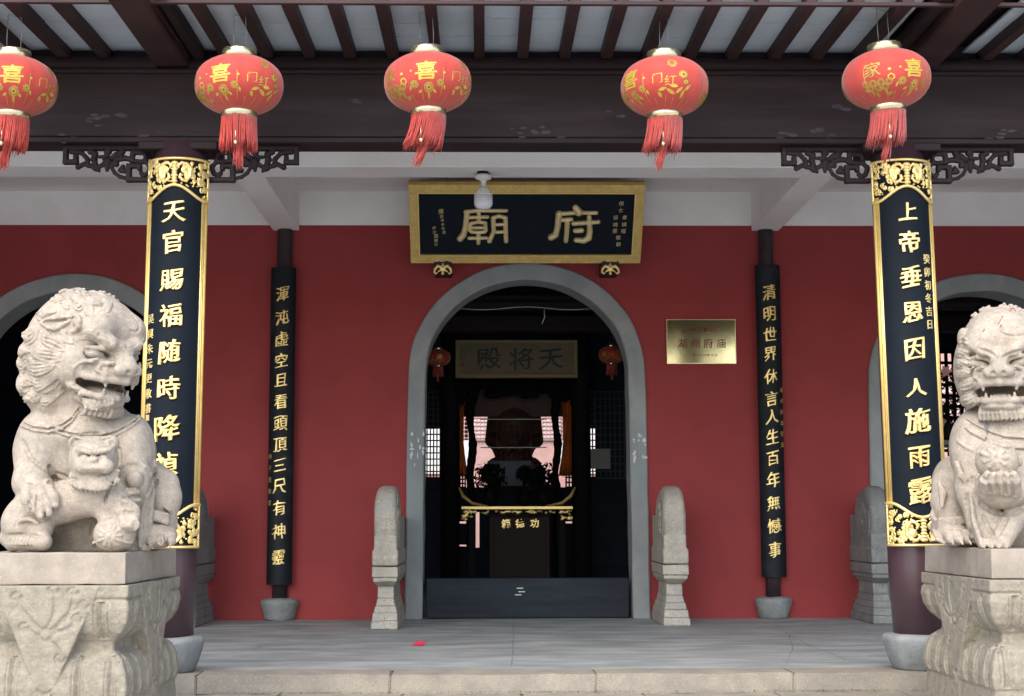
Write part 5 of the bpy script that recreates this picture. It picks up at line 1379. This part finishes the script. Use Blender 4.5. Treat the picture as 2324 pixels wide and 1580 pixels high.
# ================================================================== LION PEDESTALS
def pedestal(Xf, Yf, sgn, ang, label, wd=.70, dp=1.05):
    """Xf, Yf: the inner front corner of the slab; sgn +1 when the block extends to -x (left lion)"""
    t = thing('lion_pedestal', label, 'pedestal', (Xf - sgn * wd / 2, Yf + dp / 2, ZG), group='carved stone pedestals under the lions')
    def W(x, y, z):                         # x: from centre toward the doorway side, y: from front, z world
        c, s_ = math.cos(ang), math.sin(ang); lx, ly = x - wd / 2, y
        return Vector((Xf + sgn * (lx * c + ly * s_), Yf + ly * c - lx * s_ , z))
    ztopb = ZSL - .148
    # slab
    bm = bmesh.new(); box_into(bm, -wd / 2, wd / 2, 0, dp, ztopb + .004, ZSL, .006, 2)
    for k in range(1, 12): bmesh.ops.bisect_plane(bm, geom=bm.verts[:] + bm.edges[:] + bm.faces[:], plane_co=(-wd / 2 + wd * k / 12, 0, 0), plane_no=(1, 0, 0))
    for k in range(1, 14): bmesh.ops.bisect_plane(bm, geom=bm.verts[:] + bm.edges[:] + bm.faces[:], plane_co=(0, dp * k / 14, 0), plane_no=(0, 1, 0))
    for v in bm.verts: v.co = W(v.co.x, v.co.y, v.co.z)
    jitter(bm, .004, 9); bmesh.ops.recalc_face_normals(bm, faces=bm.faces[:])
    part('top_slab', tomesh(bm, 'top_slab'), M_slab, t)
    # carved block
    e = .02; hx, hy = wd / 2 + e, dp / 2 + e
    h = .006; S = Sdf((-hx - .03, -.05 - e, ZG), (hx + .03, dp + e + .05, ztopb + .01), h)
    X = (S.lo[0] + h * np.arange(S.n[0])).astype(np.float32)[:, None, None]; Y = (S.lo[1] + h * np.arange(S.n[1])).astype(np.float32)[None, :, None] - dp / 2; Z = (S.lo[2] + h * np.arange(S.n[2])).astype(np.float32)[None, None, :]
    dz = ztopb - Z
    zz = [-.01, .0, .055, .060, .066, .072, .11, .17, .215, .245, .262, .30, .315, .34, .40, .47, .52, .53, .60, 1.2]
    ii = [.006, .0, .000, .010, .010, .002, -.006, .006, .030, .062, .080, .080, .060, .028, .004, -.004, .004, .012, .006, .006]
    inset = np.interp(dz, zz, ii).astype(np.float32)
    # petals around: grooves between them
    u = np.where(np.abs(X) - hx > np.abs(Y) - hy, Y + 0 * X, X + 0 * Y)
    def lob(p, ph): return np.abs(np.cos(PI * (u / p + ph))) 
    pet1 = (1 - np.clip(lob(.165, .0) * 2.2, 0, 1)) * .022 * ((dz > .075) & (dz < .245))
    pet2 = (1 - np.clip(lob(.150, .5) * 2.2, 0, 1)) * .024 * ((dz > .32) & (dz < .515))
    inner1 = .008 * (np.abs(np.abs(np.cos(PI * u / .165)) - .55) < .09) * ((dz > .09) & (dz < .22)); inner2 = .008 * (np.abs(np.abs(np.cos(PI * (u / .150 + .5))) - .55) < .09) * ((dz > .345) & (dz < .50))
    ins = inset + pet1 + pet2 + inner1 + inner2
    ax, ay = np.abs(X) - (hx - ins), np.abs(Y) - (hy - ins)
    rr = .012
    d = np.sqrt(np.maximum(ax + rr, 0) ** 2 + np.maximum(ay + rr, 0) ** 2) + np.minimum(np.maximum(ax + rr, ay + rr), 0) - rr
    d = np.maximum(d, Z - ztopb); S.f[:] = np.maximum(d, ZG + .004 - Z)
    # hanging cloth triangles on each face
    zlen = .56
    for face in range(4):
        half = (.245 if face in (0, 2) else .33)
        co_ = X if face in (0, 2) else Y
        out = {0: -Y - hy, 2: Y - hy, 1: X - hx, 3: -X - hx}[face]
        edge = np.abs(co_) - half * (1 - dz / zlen)
        dd = np.maximum(np.maximum(edge * .88, out - .007), np.maximum(-out - .10, Z - ztopb))
        S.f[:] = np.minimum(S.f, dd.astype(np.float32))
    # incised drawing on the cloths
    def gro(pts, face, r=.0085):
        P3 = []
        for a, b in pts:
            zq = ztopb - b
            if face == 0: P3.append((a, -e - .006, zq))
            elif face == 1: P3.append((hx + .006, dp / 2 + a, zq))
        S.chain(P3, r, .002, True)
    for face in (0, 1):
        sc_ = 1 if face == 0 else 1.2
        gro([(.0 + .028 * math.cos(a) * sc_, .225 + .026 * math.sin(a)) for a in [2 * PI * q / 14 for q in range(15)]], face)
        for base, tip, bend in (((.02, .205), (.12, .03), .03), ((.03, .225), (.17, .09), -.02), ((-.02, .205), (-.14, .05), -.03), ((.0, .20), (.03, .02), .02), ((-.03, .235), (-.10, .19), .02), ((.02, .25), (.07, .33), .02), ((.03, .215), (.14, .15), .02)):
            pts = []
            for q in range(9):
                s1 = q / 8; pts.append(((base[0] + (tip[0] - base[0]) * s1 + bend * math.sin(PI * s1)) * sc_, base[1] + (tip[1] - base[1]) * s1 + bend * .5 * math.sin(PI * s1)))
            gro(pts, face)
            a = tip; gro([((a[0] + .022 * math.cos(w_)) * sc_, a[1] + .018 * math.sin(w_)) for w_ in [q * .8 for q in range(7)]], face)
        gro([((.02 + .03 * math.cos(a)) * sc_ - .02, .47 + .02 * math.sin(a)) for a in [.2 + 2.8 * q / 10 for q in range(11)]], face)
    me = S.mesh('carved_block')
    a = np.empty(len(me.vertices) * 3, np.float32); me.vertices.foreach_get('co', a); a = a.reshape(-1, 3)
    c, s_ = math.cos(ang), math.sin(ang); lx = a[:, 0] - wd / 2; ly = a[:, 1].copy()
    b = a.copy(); b[:, 0] = Xf + sgn * (lx * c + ly * s_); b[:, 1] = Yf + ly * c - lx * s_
    me.vertices.foreach_set('co', b.ravel()); me.update()
    if sgn < 0: me.flip_normals()
    part('carved_block', me, M_granite2, t)
cL = U(286, 1251, Y0); cR = U(2249, 1244, Y1)
pedestal(cL.x, Y0, 1, math.radians(1.0), 'carved stone pedestal with cloth triangles under the left lion')
pedestal(cR.x, Y1, -1, math.radians(1.0), 'carved stone pedestal with cloth triangles under the right lion')

# ---- hairline cracks and a seam in the porch floor
def crack(pts, wd_, seed):
    rr = random.Random(seed); P_ = []
    for (xa, ya), (xb, yb) in zip(pts, pts[1:]):
        for k in range(8): t = k / 8; P_.append(UZ(xa + (xb - xa) * t + rr.gauss(0, 1.2), ya + (yb - ya) * t, 0))
    bm = bmesh.new(); rows = []
    for i, p in enumerate(P_):
        w2 = wd_ * rr.uniform(.3, 1.3); z = noise.noise(Vector((p.x, p.y, 0)) * 1.6) * .006 - .002 + .0022
        rows.append((bm.verts.new((p.x - w2, p.y, z)), bm.verts.new((p.x + w2, p.y, z))))
    for a_, b_ in zip(rows, rows[1:]): bm.faces.new((a_[0], a_[1], b_[1], b_[0]))
    part('floor_crack', tomesh(bm, 'floor_crack'), M_crack, fl)
M_crack = mat('floor_crack', (.13, .14, .145), .9)
crack([(1164, 1402), (1166, 1440), (1163, 1478), (1160, 1516)], .0025, 1); crack([(1762, 1420), (1790, 1440), (1850, 1470), (1930, 1500)], .002, 2); crack([(700, 1412), (640, 1450), (560, 1480)], .002, 3)
crack([(1790, 1440), (1800, 1475), (1780, 1512)], .002, 4)
# ================================================================== LITTER
c = UZ(952, 1463, .006)
bm = bmesh.new(); n = 7
gq = [[bm.verts.new((c.x + (i / 4 - .5) * .075 + (j / 5 - .5) * .03, c.y + (j / 5 - .5) * .11, .004 + .03 * abs(math.sin(i * 1.7 + j)) * (j / 5))) for j in range(6)] for i in range(5)]
for i in range(4):
    for j in range(5): bm.faces.new((gq[i][j], gq[i + 1][j], gq[i + 1][j + 1], gq[i][j + 1]))
tag(part('paper_scrap', tomesh(bm, 'paper_scrap', False), M_litter), 'crumpled scrap of crimson paper on the porch floor', 'litter')
# ================================================================== INSIDE THE HALL
YI = 19.6
def rect_wall(x0, x1, z0, z1, Y, th, holes, name):
    xsx = sorted({x0, x1, *[h_[0] for h_ in holes], *[h_[1] for h_ in holes]}); zsz = sorted({z0, z1, *[h_[2] for h_ in holes], *[h_[3] for h_ in holes]})
    bm = bmesh.new()
    for a, b in zip(xsx, xsx[1:]):
        for c_, d_ in zip(zsz, zsz[1:]):
            mx, mz = (a + b) / 2, (c_ + d_) / 2
            if any(h_[0] < mx < h_[1] and h_[2] < mz < h_[3] for h_ in holes): continue
            box_into(bm, a, b, Y, Y + th, c_, d_, 0)
    bmesh.ops.remove_doubles(bm, verts=bm.verts[:], dist=1e-5)
    return tomesh(bm, name)
def R4(a, b, t_, bt, Y=YI): return (U(a, 1000, Y).x, U(b, 1000, Y).x, U(1196, bt, Y).z, U(1196, t_, Y).z)
holes = [R4(1036, 1058, 1183, 1188), R4(1020, 1062, 1236, 1240), R4(1272, 1300, 1184, 1188), R4(962, 1014, 972, 1084), R4(1038, 1312, 895, 1106), R4(1322, 1352, 972, 1084), R4(1062, 1088, 1162, 1243), R4(2120, 2200, 800, 1100)]  # the first three are thin slits cut to imitate reflected glints
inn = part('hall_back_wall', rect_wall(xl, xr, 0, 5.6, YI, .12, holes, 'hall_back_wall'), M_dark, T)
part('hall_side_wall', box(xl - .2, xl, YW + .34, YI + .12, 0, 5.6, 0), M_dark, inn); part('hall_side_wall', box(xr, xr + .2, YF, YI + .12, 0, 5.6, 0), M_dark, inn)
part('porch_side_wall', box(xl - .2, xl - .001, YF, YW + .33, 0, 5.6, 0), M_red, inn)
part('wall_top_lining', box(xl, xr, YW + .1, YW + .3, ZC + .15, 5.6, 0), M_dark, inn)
# lattice bars in the openings
def lattice(h_, nx_, nz_, Y, par, r=.012):
    for i in range(nx_ + 1):
        x = h_[0] + (h_[1] - h_[0]) * i / nx_; part('lattice_bar', box(x - r, x + r, Y, Y + .03, h_[2], h_[3], 0), M_darkw, par)
    for j in range(nz_ + 1):
        z = h_[2] + (h_[3] - h_[2]) * j / nz_; part('lattice_bar', box(h_[0], h_[1], Y + .004, Y + .026, z - r, z + r, 0), M_darkw, par)
lattice(holes[3], 7, 8, YI - .04, inn, .008); lattice(holes[5], 4, 8, YI - .04, inn, .008)
lattice(R4(1284, 1312, 955, 1106), 4, 14, YI - .04, inn, .010); lattice(R4(1038, 1056, 1070, 1106), 3, 4, YI - .04, inn, .010)
lattice(holes[7], 5, 12, YI - .04, inn, .02)
def relief(h_, nx_, nz_, Y, par, r):
    for i in range(nx_ + 1):
        x = h_[0] + (h_[1] - h_[0]) * i / nx_; part('lattice_bar', box(x - r, x + r, Y, Y + .02, h_[2], h_[3], 0), M_navy, par)
    for j in range(nz_ + 1):
        z = h_[2] + (h_[3] - h_[2]) * j / nz_; part('lattice_bar', box(h_[0], h_[1], Y + .004, Y + .018, z - r, z + r, 0), M_navy, par)
M_navy = mat('blue_black_lattice', (.075, .09, .12), .7, spec=.2)
relief(R4(1352, 1428, 890, 1086), 7, 12, YI - .03, inn, .008); relief(R4(962, 1014, 890, 968), 5, 6, YI - .03, inn, .008); relief(R4(1318, 1350, 890, 968), 3, 6, YI - .03, inn, .008)
for pa, pb in ((960, 1018), (1316, 1430)):
    q_0 = R4(pa, pb, 1110, 1290); part('door_panel', box(q_0[0], q_0[1], YI - .03, YI - .005, q_0[2], q_0[3], .01), M_dark, inn)
# roof beams inside
for py, Y, hh in ((700, 15.2, .16), (752, 16.4, .18), (680, 14.8, .05)):
    z = U(1196, py, Y).z; part('hall_beam', box(xl, xr, Y, Y + .2, z, z + hh, .01), M_wood if hh > .1 else M_darkw, inn)
for px in (1022, 1318):
    x = U(px, 900, 17.2).x; part('hall_post', lathe([(.11, 0), (.11, 5.5)], 20, 'hall_post', (x, 17.2, 0)), M_darkw, inn)
# thin cable sagging over the doorway
part('cable', tube([U(1045 + 300 * t, 766 - 66 + 8 * math.sin(PI * t * 3) * .4, 14.6) for t in [q / 16 for q in range(17)]], .004, 5), M_paper, inn)
part('cable', tube([U(1235, 703, 14.6), U(1236, 720, 14.6), U(1230, 735, 14.6)], .005, 5), M_paper, inn)
# hall sign
ys_ = 16.9; a, b = U(1034, 772, ys_), U(1311, 858, ys_)
HS = thing('hall_sign', 'dim wooden sign with three dark characters inside the doorway', 'sign board', ((a.x + b.x) / 2, ys_, b.z))
part('sign_panel', box(a.x + .03, b.x - .03, ys_, ys_ + .04, b.z + .03, a.z - .03, 0), M_sign, HS)
for q in ((a.x, b.x, a.z - .045, a.z), (a.x, b.x, b.z, b.z + .045), (a.x, a.x + .045, b.z + .045, a.z - .045), (b.x - .045, b.x, b.z + .045, a.z - .045)):
    part('sign_frame', box(q[0], q[1], ys_ - .02, ys_ + .05, q[2], q[3], .004), mat('dim_frame', (.24, .19, .08), .5), HS)
for ch, px in (('殿', 1108), ('将', 1183), ('天', 1250)):
    p = U(px, 815, ys_ - .002); part('character', mapmesh(glyph(ch, .25, .012, .004, 0, .1, key=8), lambda c_: Vector((p.x + c_.x * 1.1, ys_ - .001 - c_.z, p.z + c_.y))), M_char, HS)
for k, ch in enumerate('己卯年'):
    p = U(1050, 800 + 14 * k, ys_ - .002); part('inscription_character', mapmesh(glyph(ch, .06, .0, .004, 0, .1, key=8), lambda c_: Vector((p.x + c_.x, ys_ - .001 - c_.z, p.z + c_.y))), M_char, HS)
# shrine: frame, glass, curtains, statue
YS = 18.2
SH = thing('shrine_cabinet', 'dark carved shrine cabinet with orange curtains inside the hall', 'shrine', (U(1170, 1100, YS).x, YS, 0))
xz = lambda px, py, Y=YS: U(px, py, Y)
for px in (1070, 1262):
    x = xz(px, 1000).x; s = Sdf((-.1, -.1, 0), (.1, .1, 2.9), .012); r6 = random.Random(px)
    pts = [(.018 * math.sin(k * .9), .018 * math.cos(k * .9), .2 + k * .1) for k in range(27)]; s.chain(pts, [.036 + .016 * r6.random() for _ in pts], .02)
    me = s.mesh('carved_post')
    for v in me.vertices: v.co += Vector((x, YS - .1, 0))
    part('carved_post', me, M_darkw, SH)
s = Sdf((-.95, -.07, -.32), (.95, .07, .12), .012); r6 = random.Random(8)
for k in range(90):
    x = r6.uniform(-.9, .9); d_ = .30 - .22 * (1 - abs(x) / .9) ** .5 if False else .08 + .22 * (abs(x) / .9) ** 3; s.ell((x, 0, -r6.uniform(0, d_)), (r6.uniform(.03, .07), .04, r6.uniform(.02, .05)), k=.01)
for k in range(24): s.cap((-.92 + k * .0767, 0, .06), (-.92 + (k + 1) * .0767, 0, .06), .05, .05, .01)
me = s.mesh('carved_canopy'); cc = xz(1170, 885)
for v in me.vertices: v.co += Vector((cc.x, YS - .12, cc.z))
part('carved_canopy', me, M_darkw, SH)
def curtain(px0, px1, t_, b_, n=14):
    bm = bmesh.new(); rows = []
    for j in range(9):
        py = t_ + (b_ - t_) * j / 8; w0 = 1 - .35 * math.sin(PI * j / 8); r_ = []
        for i in range(n + 1):
            u_ = i / n; px = px0 + (px1 - px0) * (u_ * w0 if px0 < px1 else u_ * w0); p = xz(px, py, YS + .15); p.y += .03 * math.sin(u_ * 18 + j * .3); r_.append(bm.verts.new(p))
        rows.append(r_)
    for a_, b2 in zip(rows, rows[1:]):
        for i in range(n): bm.faces.new((a_[i], a_[i + 1], b2[i + 1], b2[i]))
    ex = bmesh.ops.solidify(bm, geom=bm.faces[:], thickness=.01)
    return tomesh(bm, 'curtain', True)
part('curtain', curtain(1032, 1062, 880, 1078), M_orange, SH); part('curtain', curtain(1298, 1268, 880, 1080), M_orange, SH)
c_ = xz(1167, 885, YS + .25); part('valance', box(c_.x - .62, c_.x + .62, YS + .2, YS + .23, xz(1167, 946, YS + .2).z, c_.z + .2, .004), M_statue, SH)
p0, p1 = xz(1106, 1046, YS), xz(1206, 1103, YS); part('reflection_panel', box(p0.x, p1.x, YS - .02, YS + .02, p1.z, p0.z, .006), mat('blue_grey_reflection', (.16, .20, .25), .8), SH)  # blue-grey panel coloured as a reflection in the shrine glass
for py in (952, 1016):
    p0, p1 = xz(1090, py, YS - .05), xz(1240, py, YS - .05); part('glass_rail', box(p0.x, p1.x, YS - .06, YS - .045, p0.z - .006, p0.z + .006, 0), M_wire, SH)
ST = thing('deity_statue', 'dark seated deity figure in a wide robe inside the shrine', 'statue', (xz(1167, 1100).x, YS + .35, .9))
def q_(px, py, d_=.35): return U(px, py, YS + d_)
s = Sdf((q_(1085, 1000).x, YS, q_(1167, 1115).z), (q_(1245, 1000).x, YS + .75, q_(1167, 870).z), .012)
s.ell(q_(1167, 905), (.16, .15, .20), k=.04); s.ell(q_(1167, 890), (.22, .12, .08), k=.03); s.cap(q_(1135, 888), q_(1120, 892), .03, .02); s.cap(q_(1200, 888), q_(1218, 893), .03, .02)
s.ell(q_(1167, 960), (.30, .22, .22), k=.08); s.ell(q_(1165, 1010), (.27, .25, .25), k=.06); s.ell(q_(1165, 1075), (.40, .26, .22), k=.06)
for g in (-1, 1):
    s.cap(q_(1167 + g * 42, 945), q_(1167 + g * 50, 1000), .10, .09, .05); s.cap(q_(1167 + g * 50, 1000, .25), q_(1167 + g * 14, 1018, .08), .08, .06, .04)
    s.cap(q_(1167 + g * 40, 1060, .15), q_(1167 + g * 35, 1110, .12), .12, .10, .05)
for k in range(8): s.chain([q_(1130 + k * 10, 960, .14), q_(1128 + k * 11, 1000, .10), q_(1124 + k * 12, 1060, .10)], .012, .01)
part('statue_body', s.mesh('statue_body'), M_statue, ST)
# offering table with upturned ends
YT = 17.0
AT = thing('altar_table', 'long altar table with gilt edge and upturned ends inside the doorway', 'table', (U(1170, 1150, YT).x, YT, 0))
zt_ = U(1170, 1150, YT).z; a, b = U(1047, 1150, YT).x, U(1300, 1150, YT).x
part('table_top', box(a, b, YT, YT + .55, zt_ - .045, zt_, .006), M_darkw, AT); part('gilt_edge', box(a, b, YT - .012, YT - .001, zt_ - .03, zt_ + .004, .003), M_gold, AT)
s = Sdf((-.70, -.03, -.12), (.70, .03, .02), .007); r6 = random.Random(2)
for k in range(70): s.ell((r6.uniform(-.62, .62), 0, -r6.uniform(.005, .035)), (r6.uniform(.01, .03), .012, r6.uniform(.008, .018)), k=.004)
for g in (-1, 1):
    for k in range(14): s.ell((g * r6.uniform(.50, .62), 0, -r6.uniform(.03, .11)), (.018, .01, .014), k=.004)
me = s.mesh('gilt_apron'); 
for v in me.vertices: v.co += Vector(((a + b) / 2, YT - .02, zt_ - .04))
part('gilt_apron', me, M_gold, AT)
for g, x in ((-1, a), (1, b)):
    bm = bmesh.new(); pts = [(x - g * .30, YT + .02, zt_ + .005), (x - g * .12, YT + .02, zt_ + .04), (x - g * .02, YT + .02, zt_ + .12), (x + g * .03, YT + .02, zt_ + .22)]
    tube_into(bm, pts, [.012, .02, .022, .012], 6); part('upturned_end', tomesh(bm, 'upturned_end', True), M_goldf, AT)
    part('leg', box(x - g * .12 - .04, x - g * .12 + .04, YT + .05, YT + .5, 0, zt_ - .045, .004), M_darkw, AT)
# donation box
YB = 16.6; p0, p1 = U(1110, 1168, YB), U(1248, 1168, YB); zb0 = p0.z
DB = thing('donation_box', 'dark brown donation box with three gold characters in front of the altar', 'box', ((p0.x + p1.x) / 2, YB, 0))
part('box_body', box(p0.x, p1.x, YB, YB + .35, .02, zb0 - .02, .008), M_box, DB); part('box_lid', box(p0.x - .02, p1.x + .02, YB - .02, YB + .37, zb0 - .018, zb0, .005), M_box, DB)
part('box_panel', box(p0.x + .05, p1.x - .05, YB - .012, YB - .001, .1, zb0 - .06, .004), M_box, DB)
for ch, px in (('箱', 1148), ('德', 1180), ('功', 1213)):
    p = U(px, 1188, YB - .014); part('character', mapmesh(glyph(ch, .095, .02, .02, 0, .1, key=9), lambda c_: Vector((p.x + c_.x, YB - .014 - c_.z, p.z + c_.y))), M_gold, DB)
# vases with flowers on the altar
def bouquet(px, py, Y, r, label, zbase, flowers=False):
    c_ = U(px, py, Y); t = thing('flower_vase', label, 'vase', (c_.x, Y, zbase), group='bouquets standing inside the hall')
    part('vase', lathe([(0, 0), (.05, 0), (.09, .06), (.08, .14), (.04, .2), (.055, .23), (0, .225)], 20, 'vase', (c_.x, Y, zbase)), M_darkw, t)
    bm = bmesh.new(); rr = random.Random(px)
    for i in range(420):
        d_ = Vector((rr.gauss(0, 1), rr.gauss(0, 1), rr.gauss(0, 1))).normalized() * r * rr.uniform(.35, 1); o_ = c_ + d_; s1 = rr.uniform(.02, .05)
        v1 = Vector((rr.gauss(0, 1), rr.gauss(0, 1), rr.gauss(0, 1))).normalized() * s1; v2 = Vector((rr.gauss(0, 1), rr.gauss(0, 1), rr.gauss(0, 1))).normalized() * s1 * .5
        bm.faces.new([bm.verts.new(o_ + q) for q in (-v1, v2, v1, -v2)])
    part('leaves', tomesh(bm, 'leaves'), M_leaf, t, kind='stuff')
    part('stem', tube([(c_.x, Y, zbase + .2), c_], .02, 6), M_leaf, t)
    if flowers:
        for i in range(14):
            d_ = Vector((rr.gauss(0, 1), -abs(rr.gauss(0, 1)), rr.gauss(0, 1))).normalized() * r * .95; bm = bmesh.new(); o_ = c_ + d_
            for k in range(6):
                a_ = k * PI / 3; tip = o_ + Vector((math.cos(a_) * .07, -.03, math.sin(a_) * .07)); sd_ = Vector((-math.sin(a_), 0, math.cos(a_))) * .02
                bm.faces.new([bm.verts.new(q) for q in (o_, o_.lerp(tip, .5) + sd_, tip, o_.lerp(tip, .5) - sd_)])
            part('flower', tomesh(bm, 'flower'), M_flower, t)
bouquet(1112, 1085, 17.3, .20, 'dark round bouquet at the left end of the altar', zt_)
bouquet(1232, 1085, 17.3, .20, 'dark round bouquet at the right end of the altar', zt_)
bouquet(1190, 1075, 17.5, .09, 'small spiky bouquet at the middle of the altar', zt_)
TB = thing('side_table', 'plain table holding lilies inside the right arch', 'table', (U(2150, 1000, 15.5).x, 15.5, 0))
z_ = U(2150, 1000, 15.3).z; x_ = TB.location.x
part('table_top', box(x_ - .6, x_ + .6, 15.2, 15.8, z_ - .05, z_, .006), M_drumg, TB)
for sx in (-.5, .5):
    for sy in (15.28, 15.72): part('leg', box(x_ + sx - .04, x_ + sx + .04, sy - .04, sy + .04, 0, z_ - .05, .004), M_darkw, TB)
bouquet(2150, 900, 15.45, .30, 'bouquet of pale pink lilies inside the right arch', z_, True)
lantern(994, 812, D(10), 'dim red lantern inside the hall, left of the hall sign', 6, 0, 0, Y=16.2, scale=.56, group='small lanterns inside the hall')
lantern(1388, 806, D(-40), 'dim red lantern inside the hall, right of the hall sign', 7, 0, 0, Y=16.2, scale=.58, group='small lanterns inside the hall')
p = U(1358, 1040, 19.3); tag(part('paper_notice', box(p.x - .17, p.x + .17, 19.50, 19.505, p.z - .13, p.z + .13, 0), M_paper), 'grey paper notice fixed on the dark lattice screen right of the shrine', 'notice')
# folding screens either side
# ---- pink building added behind the hall in place of shrine glass reflections
YR = 27.0
M_rlat = mat('faded_red_lattice', (.55, .30, .27), .7)
RH = thing('reflection_building', 'pale pink building with lattice windows, added in place of reflections in the shrine glass', 'building', (U(1170, 1100, YR).x, YR, ZG))
rhw = part('wall', box(-14, 18, YR, YR + .3, ZG, 5.2, 0), M_pink, RH)
part('roof', box(-14.5, 18.5, YR - .8, YR + 3, 5.2, 5.4, .02), M_tile, RH)
for px in (1090, 1230, 1340, 1000, 2160):
    for zc_ in (2.9,):
        c_ = U(px, 960, YR); wn = part('window', box(c_.x - .55, c_.x + .55, YR - .05, YR - .004, 1.7 if px in (1000, 1340) else 2.3, 3.2, .01), M_white, RH)
        if px in (1000, 1340): continue
        for k in range(15): part('lattice_bar', box(c_.x - .5 + k * .0715 - .008, c_.x - .5 + k * .0715 + .008, YR - .075, YR - .051, 2.32, 3.18, 0), M_rlat, wn)
        for k in range(12): part('lattice_bar', box(c_.x - .53, c_.x + .53, YR - .074, YR - .052, 2.35 + k * .073 - .008, 2.35 + k * .073 + .008, 0), M_rlat, wn)
part('sill_band', box(-14, 18, YR - .08, YR - .003, 1.45, 1.62, .004), M_rlat, RH)

# ---- tree added behind the camera to give the brass plate a dark reflection
CT = thing('reflection_tree', 'dark cypress added behind the camera as a reflection for the brass plate', 'tree', (6.9, -21, ZG))
part('trunk', lathe([(.22, 0), (.16, 3), (.05, 10.5)], 12, 'trunk', (6.9, -21, ZG)), M_darkw, CT)
bm = bmesh.new(); rr = random.Random(77)
for i in range(5200):
    h_ = rr.uniform(1.2, 11.5); rad = .62 * (1 - (h_ / 12.5) ** 2.2) * rr.uniform(.45, 1.12); a_ = rr.uniform(0, 2 * PI)
    o_ = Vector((6.9 + rad * math.cos(a_), -21 + rad * math.sin(a_), ZG + h_))
    v1 = Vector((rr.gauss(0, 1), rr.gauss(0, 1), rr.gauss(1, 1))).normalized() * .16; v2 = Vector((rr.gauss(0, 1), rr.gauss(0, 1), rr.gauss(0, 1))).normalized() * .06
    bm.faces.new([bm.verts.new(o_ + q) for q in (-v1, v2, v1, -v2)])
part('crown', tomesh(bm, 'crown'), mat('reflection_tree_foliage', (.035, .055, .025), .7, col2=(.02, .035, .015)), CT, kind='stuff')
